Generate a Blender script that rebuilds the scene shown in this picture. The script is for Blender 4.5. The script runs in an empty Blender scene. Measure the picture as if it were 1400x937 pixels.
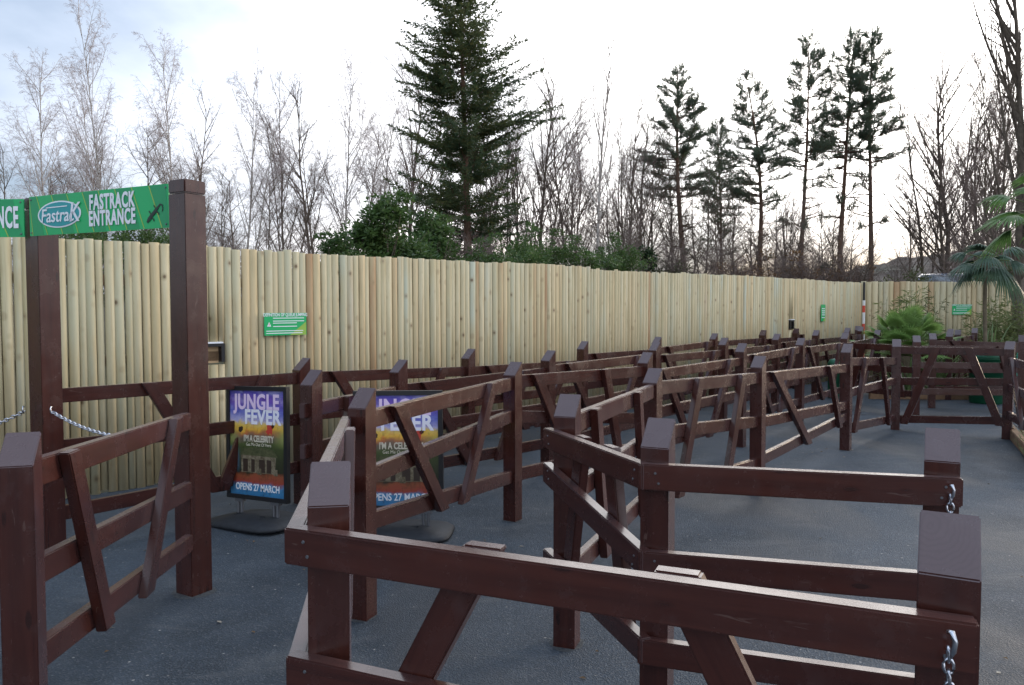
import bpy, bmesh, math, random
from mathutils import Vector, Matrix, noise
R = math.radians
S = bpy.context.scene
COL = S.collection

# ------------------------------------------------------------------ camera
cam = bpy.data.objects.new('camera', bpy.data.cameras.new('camera')); COL.objects.link(cam)
cam.location = (0, 0, 1.61); cam.rotation_euler = (R(90 - 2.55), 0, 0)
cam.data.sensor_width = 36; cam.data.lens = 27.46
cam.data.clip_start = 0.05; cam.data.clip_end = 2000
S.camera = cam

# ------------------------------------------------------------------ light
SUN_AZ, SUN_EL = 58, 9            # degrees to the right of the view direction, above the horizon
w = bpy.data.worlds.new('World'); S.world = w; w.use_nodes = True
nt = w.node_tree; nt.nodes.clear()
def wn(t, **kw):
    n = nt.nodes.new(t)
    for k, v in kw.items(): setattr(n, k, v)
    return n
def wl(a, b): nt.links.new(a, b)
def wmath(op, a, b=None, clamp=False):
    n = wn('ShaderNodeMath', operation=op, use_clamp=clamp)
    for i, v in enumerate((a, b)):
        if v is None: continue
        if isinstance(v, (int, float)): n.inputs[i].default_value = v
        else: wl(v, n.inputs[i])
    return n.outputs[0]
def wmix(f, a, b):
    n = wn('ShaderNodeMix', data_type='RGBA')
    for i, v in ((0, f), (6, a), (7, b)):
        if isinstance(v, (int, float)): n.inputs[i].default_value = v
        elif isinstance(v, tuple): n.inputs[i].default_value = v + (1,)
        else: wl(v, n.inputs[i])
    return n.outputs[2]
out = wn('ShaderNodeOutputWorld'); bg = wn('ShaderNodeBackground'); bg.inputs[1].default_value = 0.12
sky = wn('ShaderNodeTexSky', sky_type='NISHITA', sun_disc=False, sun_elevation=R(SUN_EL), sun_rotation=R(SUN_AZ))
tc = wn('ShaderNodeTexCoord'); sep = wn('ShaderNodeSeparateXYZ'); wl(tc.outputs['Generated'], sep.inputs[0])
zc = wmath('MAXIMUM', sep.outputs[2], 0.0)
den = wmath('ADD', zc, 0.16)
comb = wn('ShaderNodeCombineXYZ')
wl(wmath('DIVIDE', sep.outputs[0], den), comb.inputs[0]); wl(wmath('DIVIDE', sep.outputs[1], den), comb.inputs[1])
nz = wn('ShaderNodeTexNoise'); nz.inputs['Scale'].default_value = 0.62; nz.inputs['Detail'].default_value = 7; nz.inputs['Roughness'].default_value = 0.52
mp = wn('ShaderNodeMapping'); mp.inputs['Location'].default_value = (3.1, 1.7, 0); mp.inputs['Scale'].default_value = (1, .8, 1)
wl(comb.outputs[0], mp.inputs[0]); wl(mp.outputs[0], nz.inputs['Vector'])
# cloud cover: solid towards the right and centre, breaking up to the left
bias = wmath('MULTIPLY', sep.outputs[0], 0.75)
cover = wmath('ADD', wmath('MULTIPLY', wmath('ADD', nz.outputs[0], -0.47), 4.2), wmath('ADD', bias, 0.72))
cover = wmath('MINIMUM', wmath('MAXIMUM', cover, 0.08), 1.0)
# glow of the low sun behind thin cloud
sd = Vector((math.sin(R(26)) * math.cos(R(11)), math.cos(R(26)) * math.cos(R(11)), math.sin(R(11))))
dot = wn('ShaderNodeVectorMath', operation='DOT_PRODUCT'); wl(tc.outputs['Generated'], dot.inputs[0]); dot.inputs[1].default_value = sd
glow = wmath('POWER', wmath('MAXIMUM', dot.outputs['Value'], 0.0), 7.0)
up = wmath('POWER', zc, 1.4, True)
cloud = wmix(up, (5.3, 5.7, 6.5), (7.6, 9.6, 12.6))     # pale near the horizon, brighter and bluer overhead
back = wmath('MULTIPLY', wmath('MULTIPLY', sep.outputs[1], -1.3, True), 0.8)
cloud = wmix(back, cloud, (9.4, 10.0, 11.2))
cloud = wmix(wmath('MULTIPLY', glow, 0.8), cloud, (42, 40, 38))
low = wmath('MULTIPLY', wmath('SUBTRACT', 0.125, zc), 13.0, True)
warm = wmath('MULTIPLY', wmath('MULTIPLY', low, wmath('MULTIPLY', glow, 2.2, True)), 0.95)
cloud = wmix(warm, cloud, (6.6, 5.2, 3.7))
blue = wmix(0.62, sky.outputs[0], (2.9, 3.7, 5.2))
colr = wmix(cover, blue, cloud)
wl(colr, bg.inputs[0]); wl(bg.outputs[0], out.inputs[0])

sun = bpy.data.objects.new('sun', bpy.data.lights.new('sun', 'SUN')); COL.objects.link(sun)
sun.data.energy = 1.5; sun.data.angle = R(14); sun.data.color = (1.0, 0.80, 0.58)
sv = Vector((math.sin(R(SUN_AZ)) * math.cos(R(SUN_EL)), math.cos(R(SUN_AZ)) * math.cos(R(SUN_EL)), math.sin(R(SUN_EL))))
sun.rotation_euler = sv.to_track_quat('Z', 'Y').to_euler(); sun.location = (20, 12, 12)
S.view_settings.view_transform = 'Standard'; S.view_settings.look = 'None'
S.view_settings.gamma = 1; S.view_settings.use_curve_mapping = False
S.view_settings.exposure = 0.55

# ------------------------------------------------------------------ materials
def mat(name, base, rough=.6, spec=.5, metal=0.0):
    m = bpy.data.materials.new(name); m.use_nodes = True
    b = m.node_tree.nodes['Principled BSDF']
    b.inputs['Base Color'].default_value = tuple(base) + (1,)
    b.inputs['Roughness'].default_value = rough; b.inputs['Metallic'].default_value = metal
    b.inputs['Specular IOR Level'].default_value = spec
    return m
class G:                                                   # small node graph helper
    def __init__(s, m): s.t = m.node_tree; s.b = s.t.nodes['Principled BSDF']
    def n(s, typ, **kw):
        x = s.t.nodes.new(typ)
        for k, v in kw.items(): setattr(x, k, v)
        return x
    def put(s, v, sock):
        if isinstance(v, (int, float)): sock.default_value = v
        elif isinstance(v, tuple): sock.default_value = v + (1,) if len(v) == 3 and len(sock.default_value) == 4 else v
        else: s.t.links.new(v, sock)
    def coord(s, kind='Object', scale=(1, 1, 1), add=None):
        c = s.n('ShaderNodeTexCoord').outputs[kind]
        m = s.n('ShaderNodeMapping'); m.inputs['Scale'].default_value = scale; s.t.links.new(c, m.inputs[0])
        if add is not None: s.t.links.new(add, m.inputs['Location'])
        return m.outputs[0]
    def noise(s, vec, scale=1, detail=4, rough=.55, dist=0):
        x = s.n('ShaderNodeTexNoise'); s.t.links.new(vec, x.inputs['Vector'])
        x.inputs['Scale'].default_value = scale; x.inputs['Detail'].default_value = detail
        x.inputs['Roughness'].default_value = rough; x.inputs['Distortion'].default_value = dist
        return x.outputs[0]
    def voro(s, vec, scale=1):
        x = s.n('ShaderNodeTexVoronoi'); s.t.links.new(vec, x.inputs['Vector']); x.inputs['Scale'].default_value = scale
        return x
    def ramp(s, f, lo, hi, a=0.0, b=1.0):
        x = s.n('ShaderNodeMapRange'); x.clamp = True
        s.put(f, x.inputs[0])
        for i, v in enumerate((lo, hi, a, b)): x.inputs[i + 1].default_value = v
        return x.outputs[0]
    def mix(s, f, a, b, blend='MIX'):
        x = s.n('ShaderNodeMix', data_type='RGBA', blend_type=blend)
        s.put(f, x.inputs[0]); s.put(a, x.inputs[6]); s.put(b, x.inputs[7]); return x.outputs[2]
    def math(s, op, a, b=0.0, clamp=False):
        x = s.n('ShaderNodeMath', operation=op, use_clamp=clamp); s.put(a, x.inputs[0]); s.put(b, x.inputs[1]); return x.outputs[0]
    def attr(s, name, out='Fac'): return s.n('ShaderNodeAttribute', attribute_name=name).outputs[out]
    def rnd(s): return s.n('ShaderNodeObjectInfo').outputs['Random']
    def vec(s, x, y, z):
        c = s.n('ShaderNodeCombineXYZ'); s.put(x, c.inputs[0]); s.put(y, c.inputs[1]); s.put(z, c.inputs[2]); return c.outputs[0]
    def bump(s, h, strength=.3, dist=.01):
        x = s.n('ShaderNodeBump'); x.inputs['Strength'].default_value = strength; x.inputs['Distance'].default_value = dist
        s.t.links.new(h, x.inputs['Height']); s.t.links.new(x.outputs[0], s.b.inputs['Normal'])
    def col(s, c): s.put(c, s.b.inputs['Base Color'])
    def rough(s, r): s.put(r, s.b.inputs['Roughness'])

def brown_timber():
    m = mat('brown_stained_timber', (.07, .026, .022), .42, .62); g = G(m)
    off = g.vec(g.math('MULTIPLY', g.rnd(), 40.0), g.math('MULTIPLY', g.rnd(), 17.0), 0.0)
    c = g.coord('Object', (1.6, 26, 26), off)
    grain = g.noise(c, 1.0, 6, .6, .6)
    c2 = g.coord('Object', (2.5, 2.5, 2.5), off)
    blot = g.noise(c2, 2.2, 4)
    fine = g.noise(g.coord('Object', (8, 120, 120), off), 1.0, 3)
    k = g.mix(g.ramp(grain, .3, .7), (.034, .0090, .0064), (.064, .0175, .0115))
    k = g.mix(g.ramp(blot, .45, .75, 0, .55), k, (.046, .0150, .0120))
    k = g.mix(g.math('MULTIPLY', g.rnd(), .35), k, (.030, .0110, .0105))
    # rubbed, dusty patches and a few raw scratches
    sc = g.noise(g.coord('Object', (9, 60, 60), off), 1.0, 2, .5, 1.4)
    k = g.mix(g.ramp(sc, .69, .75, 0, .5), k, (.12, .075, .062))
    dust = g.noise(g.coord('Object', (7, 7, 7), off), 1.6, 6, .7)
    k = g.mix(g.ramp(dust, .55, .85, 0, .20), k, (.11, .082, .085))
    # knots
    v = g.voro(g.coord('Object', (3.2, 11, 11), off), 1.0)
    k = g.mix(g.ramp(v.outputs['Distance'], .07, .13, .65, 0), k, (.011, .0045, .004))
    # end grain: paler, with growth rings
    nn = g.n('ShaderNodeTexCoord').outputs['Normal']; sn = g.n('ShaderNodeSeparateXYZ'); g.t.links.new(nn, sn.inputs[0])
    endf = g.ramp(g.math('ABSOLUTE', sn.outputs[0], 0.0), .22, .5)
    ro = g.n('ShaderNodeSeparateXYZ'); g.t.links.new(g.coord('Object', (1, 1, 1), g.vec(0.0, g.math('MULTIPLY', g.rnd(), .09), -.03)), ro.inputs[0])
    rad = g.math('SQRT', g.math('ADD', g.math('MULTIPLY', ro.outputs[1], ro.outputs[1]), g.math('MULTIPLY', ro.outputs[2], ro.outputs[2])))
    ring = g.math('SINE', g.math('ADD', g.math('MULTIPLY', rad, 620.0), g.math('MULTIPLY', g.noise(g.coord('Object', (14, 14, 14), off), 1.0, 3), 22.0)))
    endc = g.mix(g.ramp(ring, -.2, 1.0, 0, .26), (.076, .043, .043), (.044, .024, .023))
    endc = g.mix(g.ramp(dust, .45, .7, 0, .5), endc, (.095, .062, .062))
    k = g.mix(g.math('MULTIPLY', endf, .85), k, endc)
    g.col(k)
    g.rough(g.ramp(g.math('ADD', g.math('MULTIPLY', blot, .6), g.math('MULTIPLY', dust, .4)), .3, .7, .16, .34))
    g.b.inputs['Sheen Weight'].default_value = .07; g.b.inputs['Sheen Roughness'].default_value = .32; g.b.inputs['Sheen Tint'].default_value = (.93, .88, 1, 1)
    h = g.math('ADD', g.math('MULTIPLY', grain, .7), g.math('ADD', g.math('MULTIPLY', fine, .25), g.math('MULTIPLY', v.outputs['Distance'], .2)))
    g.bump(h, .08, .003)
    return m
def pale_palisade():
    m = mat('pale_half_round_timber', (.45, .4, .25), .72, .3); g = G(m)
    r = g.attr('tint'); r2 = g.attr('tint2'); along = g.attr('along')
    c0 = g.n('ShaderNodeTexCoord').outputs['Object']
    sp = g.n('ShaderNodeSeparateXYZ'); g.t.links.new(c0, sp.inputs[0])
    vecg = g.vec(g.math('MULTIPLY', along, 30.0), g.math('MULTIPLY', r, 71.0), g.math('MULTIPLY', sp.outputs[2], 1.6))
    grain = g.noise(vecg, 1.0, 6, .6, .5)
    vecs = g.vec(g.math('MULTIPLY', along, 4.0), g.math('MULTIPLY', r2, 51.0), g.math('MULTIPLY', sp.outputs[2], 1.1))
    stain = g.noise(vecs, 1.0, 4)
    k = g.mix(g.ramp(r, 0, 1), (.54, .455, .285), (.385, .37, .255))
    k = g.mix(g.ramp(r2, .50, .95, 0, .9), k, (.52, .38, .205))
    k = g.mix(g.ramp(r2, .90, .98, 0, .8), k, (.29, .16, .08))
    k = g.mix(g.ramp(r, .84, .97, 0, .6), k, (.43, .45, .36))
    k = g.mix(g.ramp(stain, .42, .64, 0, .85), k, (.42, .345, .195))
    k = g.mix(g.ramp(grain, .50, .70, 0, .6), k, (.34, .26, .145))
    vk = g.vec(g.math('MULTIPLY', along, 7.0), g.math('MULTIPLY', r, 97.0), g.math('MULTIPLY', sp.outputs[2], 5.2))
    kn = g.voro(vk, 1.0)
    kc = g.n('ShaderNodeSeparateColor'); g.t.links.new(kn.outputs['Color'], kc.inputs[0])
    k = g.mix(g.math('MULTIPLY', g.ramp(kn.outputs['Distance'], .05, .13, .9, 0), g.ramp(kc.outputs[0], .25, .6)), k, (.085, .048, .027))
    k = g.mix(g.ramp(kn.outputs['Distance'], .13, .24, .30, 0), k, (.21, .14, .07))
    g.col(k); g.bump(grain, .25, .004)
    return m
def asphalt_mat():
    m = mat('dark_asphalt', (.05, .05, .053), .8, .4); g = G(m)
    c = g.coord('Object')
    big = g.noise(c, .45, 5, .6); mid = g.noise(c, 3.2, 5, .6); fine = g.noise(c, 95, 3, .7); agg = g.voro(c, 120)
    k = g.mix(g.ramp(big, .38, .62), (.021, .032, .045), (.048, .068, .092))
    k = g.mix(g.ramp(mid, .42, .68, 0, .7), k, (.062, .079, .099))
    k = g.mix(g.ramp(fine, .35, .7, .0, .75), k, (.013, .015, .018))
    ac = g.n('ShaderNodeSeparateColor'); g.t.links.new(agg.outputs['Color'], ac.inputs[0])
    k = g.mix(g.ramp(ac.outputs[0], .80, 1.0, 0, .4), k, (.15, .158, .165))
    grit = g.voro(c, 23); gc = g.n('ShaderNodeSeparateColor'); g.t.links.new(grit.outputs['Color'], gc.inputs[0])
    spot = g.math('MULTIPLY', g.ramp(grit.outputs['Distance'], .10, .17, 1, 0), g.ramp(gc.outputs[1], .93, .95))
    k = g.mix(g.math('MULTIPLY', spot, .8), k, (.36, .34, .31))
    damp = g.noise(g.coord('Object', (1, .55, 1)), .85, 4, .5, .8)
    k = g.mix(g.ramp(damp, .46, .62, 0, .62), k, (.022, .024, .028))
    dusty = g.noise(g.coord('Object', (.7, 1.6, 1)), 1.7, 6, .65, 1.2)
    k = g.mix(g.ramp(dusty, .56, .74, 0, .45), k, (.105, .108, .108))
    g.col(k); g.rough(g.ramp(damp, .48, .68, .78, .55))
    g.bump(g.math('ADD', g.math('MULTIPLY', agg.outputs['Distance'], .7), fine), .8, .008)
    return m
def speckle(name, a, b, scale=6, rough=.8, bump=.3, third=None, kind='Object'):
    m = mat(name, a, rough, .3); g = G(m); c = g.coord(kind)
    f = g.noise(c, scale, 6, .62)
    k = g.mix(g.ramp(f, .35, .68), tuple(a), tuple(b))
    if third: k = g.mix(g.ramp(g.noise(c, scale * .21, 3), .5, .7, 0, .8), k, tuple(third))
    g.col(k)
    if bump: g.bump(f, bump, .01)
    return m
def leaf_mat(name, a, b, c, scale=1.2, rough=.55):
    m = mat(name, a, rough, .3); g = G(m); co = g.coord('Object')
    f = g.noise(co, scale, 4, .7); f2 = g.noise(co, scale * 11, 2)
    k = g.mix(g.ramp(f, .34, .64), tuple(a), tuple(b)); k = g.mix(g.ramp(f2, .5, .72, 0, .7), k, tuple(c)); g.col(k)
    tr = g.n('ShaderNodeBsdfTranslucent'); g.put(k, tr.inputs[0])
    mx = g.n('ShaderNodeMixShader'); mx.inputs[0].default_value = .42
    g.t.links.new(g.b.outputs[0], mx.inputs[1]); g.t.links.new(tr.outputs[0], mx.inputs[2])
    g.t.links.new(mx.outputs[0], g.t.nodes['Material Output'].inputs[0])
    return m
M = dict(
    brown=brown_timber(), pale=pale_palisade(), asphalt=asphalt_mat(),
    earth=speckle('leafy_earth', (.05, .04, .025), (.09, .075, .04), 1.5, .95, .4, (.045, .06, .025)),
    hill=speckle('winter_wood', (.075, .062, .052), (.125, .100, .080), .35, .95, .0, (.065, .068, .045)),
    bark=speckle('dark_bark', (.085, .066, .052), (.15, .12, .09), 9, .9, .5),
    twig=speckle('bare_twig', (.15, .112, .100), (.24, .18, .155), 2.5, .85, 0),
    twig_dark=speckle('dark_twig', (.085, .066, .050), (.15, .115, .085), 2.5, .85, 0),
    twig_pink=speckle('birch_twig', (.34, .275, .262), (.48, .40, .37), 1.5, .8, 0),
    pinebark=speckle('pine_bark', (.085, .05, .035), (.16, .092, .06), 7, .9, .5),
    soil=speckle('mossy_soil', (.055, .045, .025), (.12, .115, .045), 7, .95, .6, (.11, .13, .03)),
    sleeper=speckle('worn_sleeper', (.16, .09, .05), (.26, .16, .09), 9, .8, .4),
    conifer=leaf_mat('conifer_needles', (.046, .086, .046), (.095, .120, .046), (.18, .145, .042), .55),
    pine=leaf_mat('pine_needles', (.070, .108, .076), (.110, .146, .098), (.165, .155, .072), .7),
    laurel=leaf_mat('laurel_leaves', (.038, .082, .024), (.082, .142, .040), (.145, .185, .062), 1.6, .4),
    ivy=leaf_mat('ivy_leaves', (.018, .040, .018), (.035, .062, .022), (.060, .085, .03), 1.6, .5),
    brownleaf=leaf_mat('winter_leaves', (.16, .085, .04), (.22, .12, .05), (.26, .17, .08), 1.5, .7),
    olive=leaf_mat('olive_leaves', (.055, .072, .032), (.088, .098, .038), (.135, .13, .055), 1.6, .6),
    palm=leaf_mat('palm_leaf', (.13, .235, .055), (.19, .30, .085), (.26, .36, .13), 2.5, .45),
    palmdeep=leaf_mat('deep_palm_leaf', (.065, .14, .036), (.10, .19, .055), (.15, .25, .085), 2.5, .45),
    palmblue=leaf_mat('fan_palm_leaf', (.045, .085, .060), (.070, .120, .078), (.10, .15, .095), 2.5, .4),
    bamboo=leaf_mat('bamboo_leaf', (.11, .15, .045), (.17, .19, .07), (.22, .22, .10), 2.5, .5),
    flax=leaf_mat('flax_leaf', (.10, .16, .055), (.15, .21, .085), (.23, .27, .13), 2.5, .45),
    straw=speckle('dry_straw', (.30, .22, .14), (.40, .30, .19), 9, .8, .2),
    fibre=speckle('palm_fibre', (.12, .095, .065), (.19, .15, .10), 14, .95, .6),
    black=mat('black_frame', (.012, .012, .014), .38), rubber=speckle('grey_rubber', (.016, .018, .022), (.027, .030, .036), 20, .62, .10),
    steel=mat('galvanised_steel', (.55, .56, .60), .28, .5, 1.0), zinc=mat('zinc_post', (.16, .165, .18), .45, .5, .7),
    white=mat('white_print', (.78, .80, .84), .5), lilac=mat('lilac_print', (.84, .83, .92), .5), offwhite=mat('cream_print', (.62, .57, .45), .5),
    green=mat('green_print', (.008, .40, .12), .4), greend=mat('dark_green_print', (.006, .29, .10), .4),
    lime=mat('lime_print', (.28, .46, .07), .45), teal=mat('teal_print', (.012, .30, .32), .4), gecko=mat('dark_print', (.010, .03, .02), .5),
    red=mat('red_print', (.55, .05, .03), .5), redband=mat('red_band', (.62, .07, .04), .45), whiteband=mat('white_band', (.75, .75, .75), .45),
    bin=speckle('green_plastic', (.005, .06, .028), (.008, .09, .042), 5, .4, .05), tealpanel=mat('teal_plastic', (.02, .28, .20), .45),
    hatchwood=speckle('hatch_wood', (.50, .33, .18), (.60, .42, .24), 5, .6, .1),
    carpaint=mat('blue_car_paint', (.045, .085, .16), .22, .6), glass=mat('car_glass', (.02, .028, .035), .06, .8), tyre=mat('tyre', (.015, .015, .016), .8),
    lamp_r=mat('tail_lamp', (.35, .02, .02), .2), lamp_w=mat('head_lamp', (.7, .72, .75), .1),
    birch=None)
def birch_bark():
    m = mat('birch_bark', (.5, .47, .43), .75, .3); g = G(m)
    f = g.noise(g.coord('Object', (5, 5, 16)), 1.0, 4, .6); f2 = g.noise(g.coord('Object', (1, 1, .8)), 1.3, 3)
    k = g.mix(g.ramp(f, .52, .66), (.50, .465, .42), (.13, .10, .085)); k = g.mix(g.ramp(f2, .45, .7, 0, .6), k, (.27, .205, .17)); g.col(k)
    return m
M['birch'] = birch_bark()

# ------------------------------------------------------------------ object helpers
def tag(o, label=None, cat=None, group=None, kind=None):
    if label: o['label'] = label
    if cat: o['category'] = cat
    if group: o['group'] = group
    if kind: o['kind'] = kind
    return o
def thing(name, label, cat, loc=(0, 0, 0), rz=0.0, group=None):
    o = bpy.data.objects.new(name, None); COL.objects.link(o); o.empty_display_size = .2
    o.location = loc; o.rotation_euler = (0, 0, rz)
    return tag(o, label, cat, group)
def link(name, me, mats, parent=None, smooth=False):
    o = bpy.data.objects.new(name, me); COL.objects.link(o)
    for m in (mats if isinstance(mats, (list, tuple)) else [mats]): me.materials.append(m)
    if parent is not None: o.parent = parent
    if smooth:
        for p in me.polygons: p.use_smooth = True
    return o
class MB:                                                   # mesh builder
    def __init__(s): s.v = []; s.f = []; s.m = []
    def add(s, vs, fs, mi=0):
        b = len(s.v); s.v += [tuple(v) for v in vs]; s.f += [tuple(i + b for i in f) for f in fs]; s.m += [mi] * len(fs)
    def box(s, c, d, mi=0, rz=0.0):
        hx, hy, hz = d[0] / 2, d[1] / 2, d[2] / 2; ca, sa = math.cos(rz), math.sin(rz)
        vs = []
        for z in (-hz, hz):
            for x, y in ((-hx, -hy), (hx, -hy), (hx, hy), (-hx, hy)): vs.append((c[0] + x * ca - y * sa, c[1] + x * sa + y * ca, c[2] + z))
        s.add(vs, [(3, 2, 1, 0), (4, 5, 6, 7), (0, 1, 5, 4), (1, 2, 6, 5), (2, 3, 7, 6), (3, 0, 4, 7)], mi)
    def tube(s, pts, rad, sides=6, mi=0, cap=False):
        n = len(pts); b = len(s.v)
        for i, p in enumerate(pts):
            a = pts[max(i - 1, 0)]; c = pts[min(i + 1, n - 1)]
            dx, dy, dz = c[0] - a[0], c[1] - a[1], c[2] - a[2]
            L = math.sqrt(dx * dx + dy * dy + dz * dz) or 1; dx /= L; dy /= L; dz /= L
            if abs(dz) < .9: ux, uy, uz = -dy, dx, 0.0
            else: ux, uy, uz = 0.0, -dz, dy
            l = math.sqrt(ux * ux + uy * uy + uz * uz) or 1; ux /= l; uy /= l; uz /= l
            vx, vy, vz = dy * uz - dz * uy, dz * ux - dx * uz, dx * uy - dy * ux
            r = rad[i]
            for k in range(sides):
                t = 2 * math.pi * k / sides; ct, st = math.cos(t) * r, math.sin(t) * r
                s.v.append((p[0] + ux * ct + vx * st, p[1] + uy * ct + vy * st, p[2] + uz * ct + vz * st))
        for i in range(n - 1):
            for k in range(sides):
                k2 = (k + 1) % sides
                s.f.append((b + i * sides + k, b + i * sides + k2, b + (i + 1) * sides + k2, b + (i + 1) * sides + k)); s.m.append(mi)
        if cap:
            s.f.append(tuple(b + k for k in reversed(range(sides)))); s.m.append(mi)
            s.f.append(tuple(b + (n - 1) * sides + k for k in range(sides))); s.m.append(mi)
    def lathe(s, prof, c=(0, 0, 0), sides=20, mi=0):
        b = len(s.v)
        for r, z in prof:
            for k in range(sides):
                t = 2 * math.pi * k / sides; s.v.append((c[0] + r * math.cos(t), c[1] + r * math.sin(t), c[2] + z))
        for i in range(len(prof) - 1):
            for k in range(sides):
                k2 = (k + 1) % sides; s.f.append((b + i * sides + k, b + i * sides + k2, b + (i + 1) * sides + k2, b + (i + 1) * sides + k)); s.m.append(mi)
    def mesh(s, name):
        me = bpy.data.meshes.new(name); me.from_pydata(s.v, [], s.f)
        if any(s.m): me.polygons.foreach_set('material_index', s.m)
        me.update(); return me
    def build(s, name, mats, parent=None, smooth=False): return link(name, s.mesh(name), mats, parent, smooth)
def bevel_mesh(me, off=.004, seg=1):
    bm = bmesh.new(); bm.from_mesh(me); bmesh.ops.recalc_face_normals(bm, faces=bm.faces)
    bmesh.ops.bevel(bm, geom=list(bm.edges), offset=off, segments=seg, affect='EDGES', clamp_overlap=True)
    bm.to_mesh(me); bm.free(); return me
def board(name, vs, axis, normal, parent, m, base, off=.0045):
    """8 world corners (4 at one end, 4 at the other) become one mesh whose local X runs along the grain."""
    x = Vector(axis).normalized(); z = Vector(normal); z = (z - x * z.dot(x)).normalized(); y = z.cross(x)
    c = sum((Vector(v) for v in vs), Vector()) / len(vs)
    rot = Matrix((x, y, z)).transposed().to_4x4(); Mw = Matrix.Translation(c) @ rot; inv = Mw.inverted()
    me = bpy.data.meshes.new(name)
    me.from_pydata([inv @ Vector(v) for v in vs], [], [(0, 1, 2, 3), (7, 6, 5, 4), (0, 4, 5, 1), (1, 5, 6, 2), (2, 6, 7, 3), (3, 7, 4, 0)])
    bevel_mesh(me, off, 2)
    o = link(name, me, m, parent); o.matrix_basis = Matrix.Translation(-Vector(base)) @ Mw
    return o
def text_mesh(body, size, mi_off=0.0, extrude=.0012, sx=1.0, align='CENTER', shear=0.0, space=1.0):
    cu = bpy.data.curves.new('lettering', 'FONT'); cu.body = body; cu.size = size; cu.extrude = extrude; cu.offset = mi_off
    cu.align_x = align; cu.align_y = 'CENTER'; cu.resolution_u = 3; cu.shear = shear; cu.space_character = space; cu.space_line = .8
    o = bpy.data.objects.new('lettering', cu); COL.objects.link(o)
    dg = bpy.context.evaluated_depsgraph_get(); me = bpy.data.meshes.new_from_object(o.evaluated_get(dg))
    bpy.data.objects.remove(o); bpy.data.curves.remove(cu)
    me.materials.clear()
    for v in me.vertices: v.co.x *= sx
    return me

# ------------------------------------------------------------------ ground
WALL = [(-9.0, 3.9), (-6.0, 5.25), (-4.0, 6.28), (-2.8, 7.45), (-1.2, 9.1), (0, 10.3), (1.7, 12.1), (4.0, 14.3), (6.05, 16.2), (8.2, 18.4)]
WALL_R = [(8.2, 18.4), (13.2, 18.0), (20.0, 17.0)]
def wall_y(x):
    P = WALL + WALL_R[1:]
    if x <= P[0][0]: return P[0][1]
    for (a, b) in zip(P, P[1:]):
        if a[0] <= x <= b[0]: return a[1] + (b[1] - a[1]) * (x - a[0]) / (b[0] - a[0])
    return P[-1][1]
def ground_z(x, y):
    d = y - wall_y(x) - 2.0
    z = 0.0
    if d > 0: z = 1.15 * min(d / 3.0, 1.0) + .75 * min(max(d - 3, 0) / 15.0, 1.0)
    if d > 0: z += .12 * min(d, 3) / 3 * noise.noise(Vector((x * .3, y * .3, 0)))
    return z
xs = [-900, -300, -120, -60] + [-40 + 2 * i for i in range(51)] + [80, 120, 300, 900]
ys = [-300, -60, -20, 0, 3] + [5 + 1.5 * i for i in range(40)] + [80, 120, 200, 400, 1200]
g_ = MB(); vs = [(x, y, ground_z(x, y)) for y in ys for x in xs]; nx = len(xs)
g_.add(vs, [(j * nx + i, j * nx + i + 1, (j + 1) * nx + i + 1, (j + 1) * nx + i) for j in range(len(ys) - 1) for i in range(nx - 1)])
tag(g_.build('ground', M['earth'], smooth=True), kind='structure')
p = MB()
poly = [(-9, -12), (22, -12), (20, 17.0), (13.2, 18.0), (8.2, 18.4)] + [q for q in reversed(WALL[:-1])]
p.add([(x, y, .004) for x, y in poly], [tuple(range(len(poly)))])
me = p.mesh('asphalt_paving'); bm = bmesh.new(); bm.from_mesh(me); bmesh.ops.triangulate(bm, faces=bm.faces); bm.to_mesh(me); bm.free()
tag(link('asphalt_paving', me, M['asphalt']), kind='structure')
j_ = MB(); jp = [(3.3, 11.95), (4.6, 11.72), (5.6, 11.62), (6.7, 11.55)]
for a, b in zip(jp, jp[1:]): j_.add([(a[0], a[1], .008), (b[0], b[1], .008), (b[0], b[1] + .035, .008), (a[0], a[1] + .035, .008)], [(0, 1, 2, 3)])
tag(j_.build('paving_joint', mat('joint_tar', (.012, .013, .015), .7)), kind='structure')
# wooded hill far behind the right end of the fence
h = MB(); nxh, nyh = 150, 26; vs = []
for j in range(nyh):
    for i in range(nxh):
        x = -60 + 260 * i / (nxh - 1); y = 150 + 90 * j / (nyh - 1)
        t = j / (nyh - 1); prof = math.sin(math.pi * min(t * 1.0, 1)) ** .8
        ridge = 11 * math.exp(-((x - 112) / 42) ** 2) + 7.5 * math.exp(-((x - 165) / 45) ** 2) + 5.0
        z = prof * ridge * .86 + (1.1 * noise.noise(Vector((x * .22, y * .22, 1))) + 1.1 * noise.noise(Vector((x * .7, y * .7, 4)))) * prof
        vs.append((x, y, max(z, -1)))
h.add(vs, [(j * nxh + i, j * nxh + i + 1, (j + 1) * nxh + i + 1, (j + 1) * nxh + i) for j in range(nyh - 1) for i in range(nxh - 1)])
tag(h.build('wooded_hill', M['hill']), kind='structure')

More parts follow.
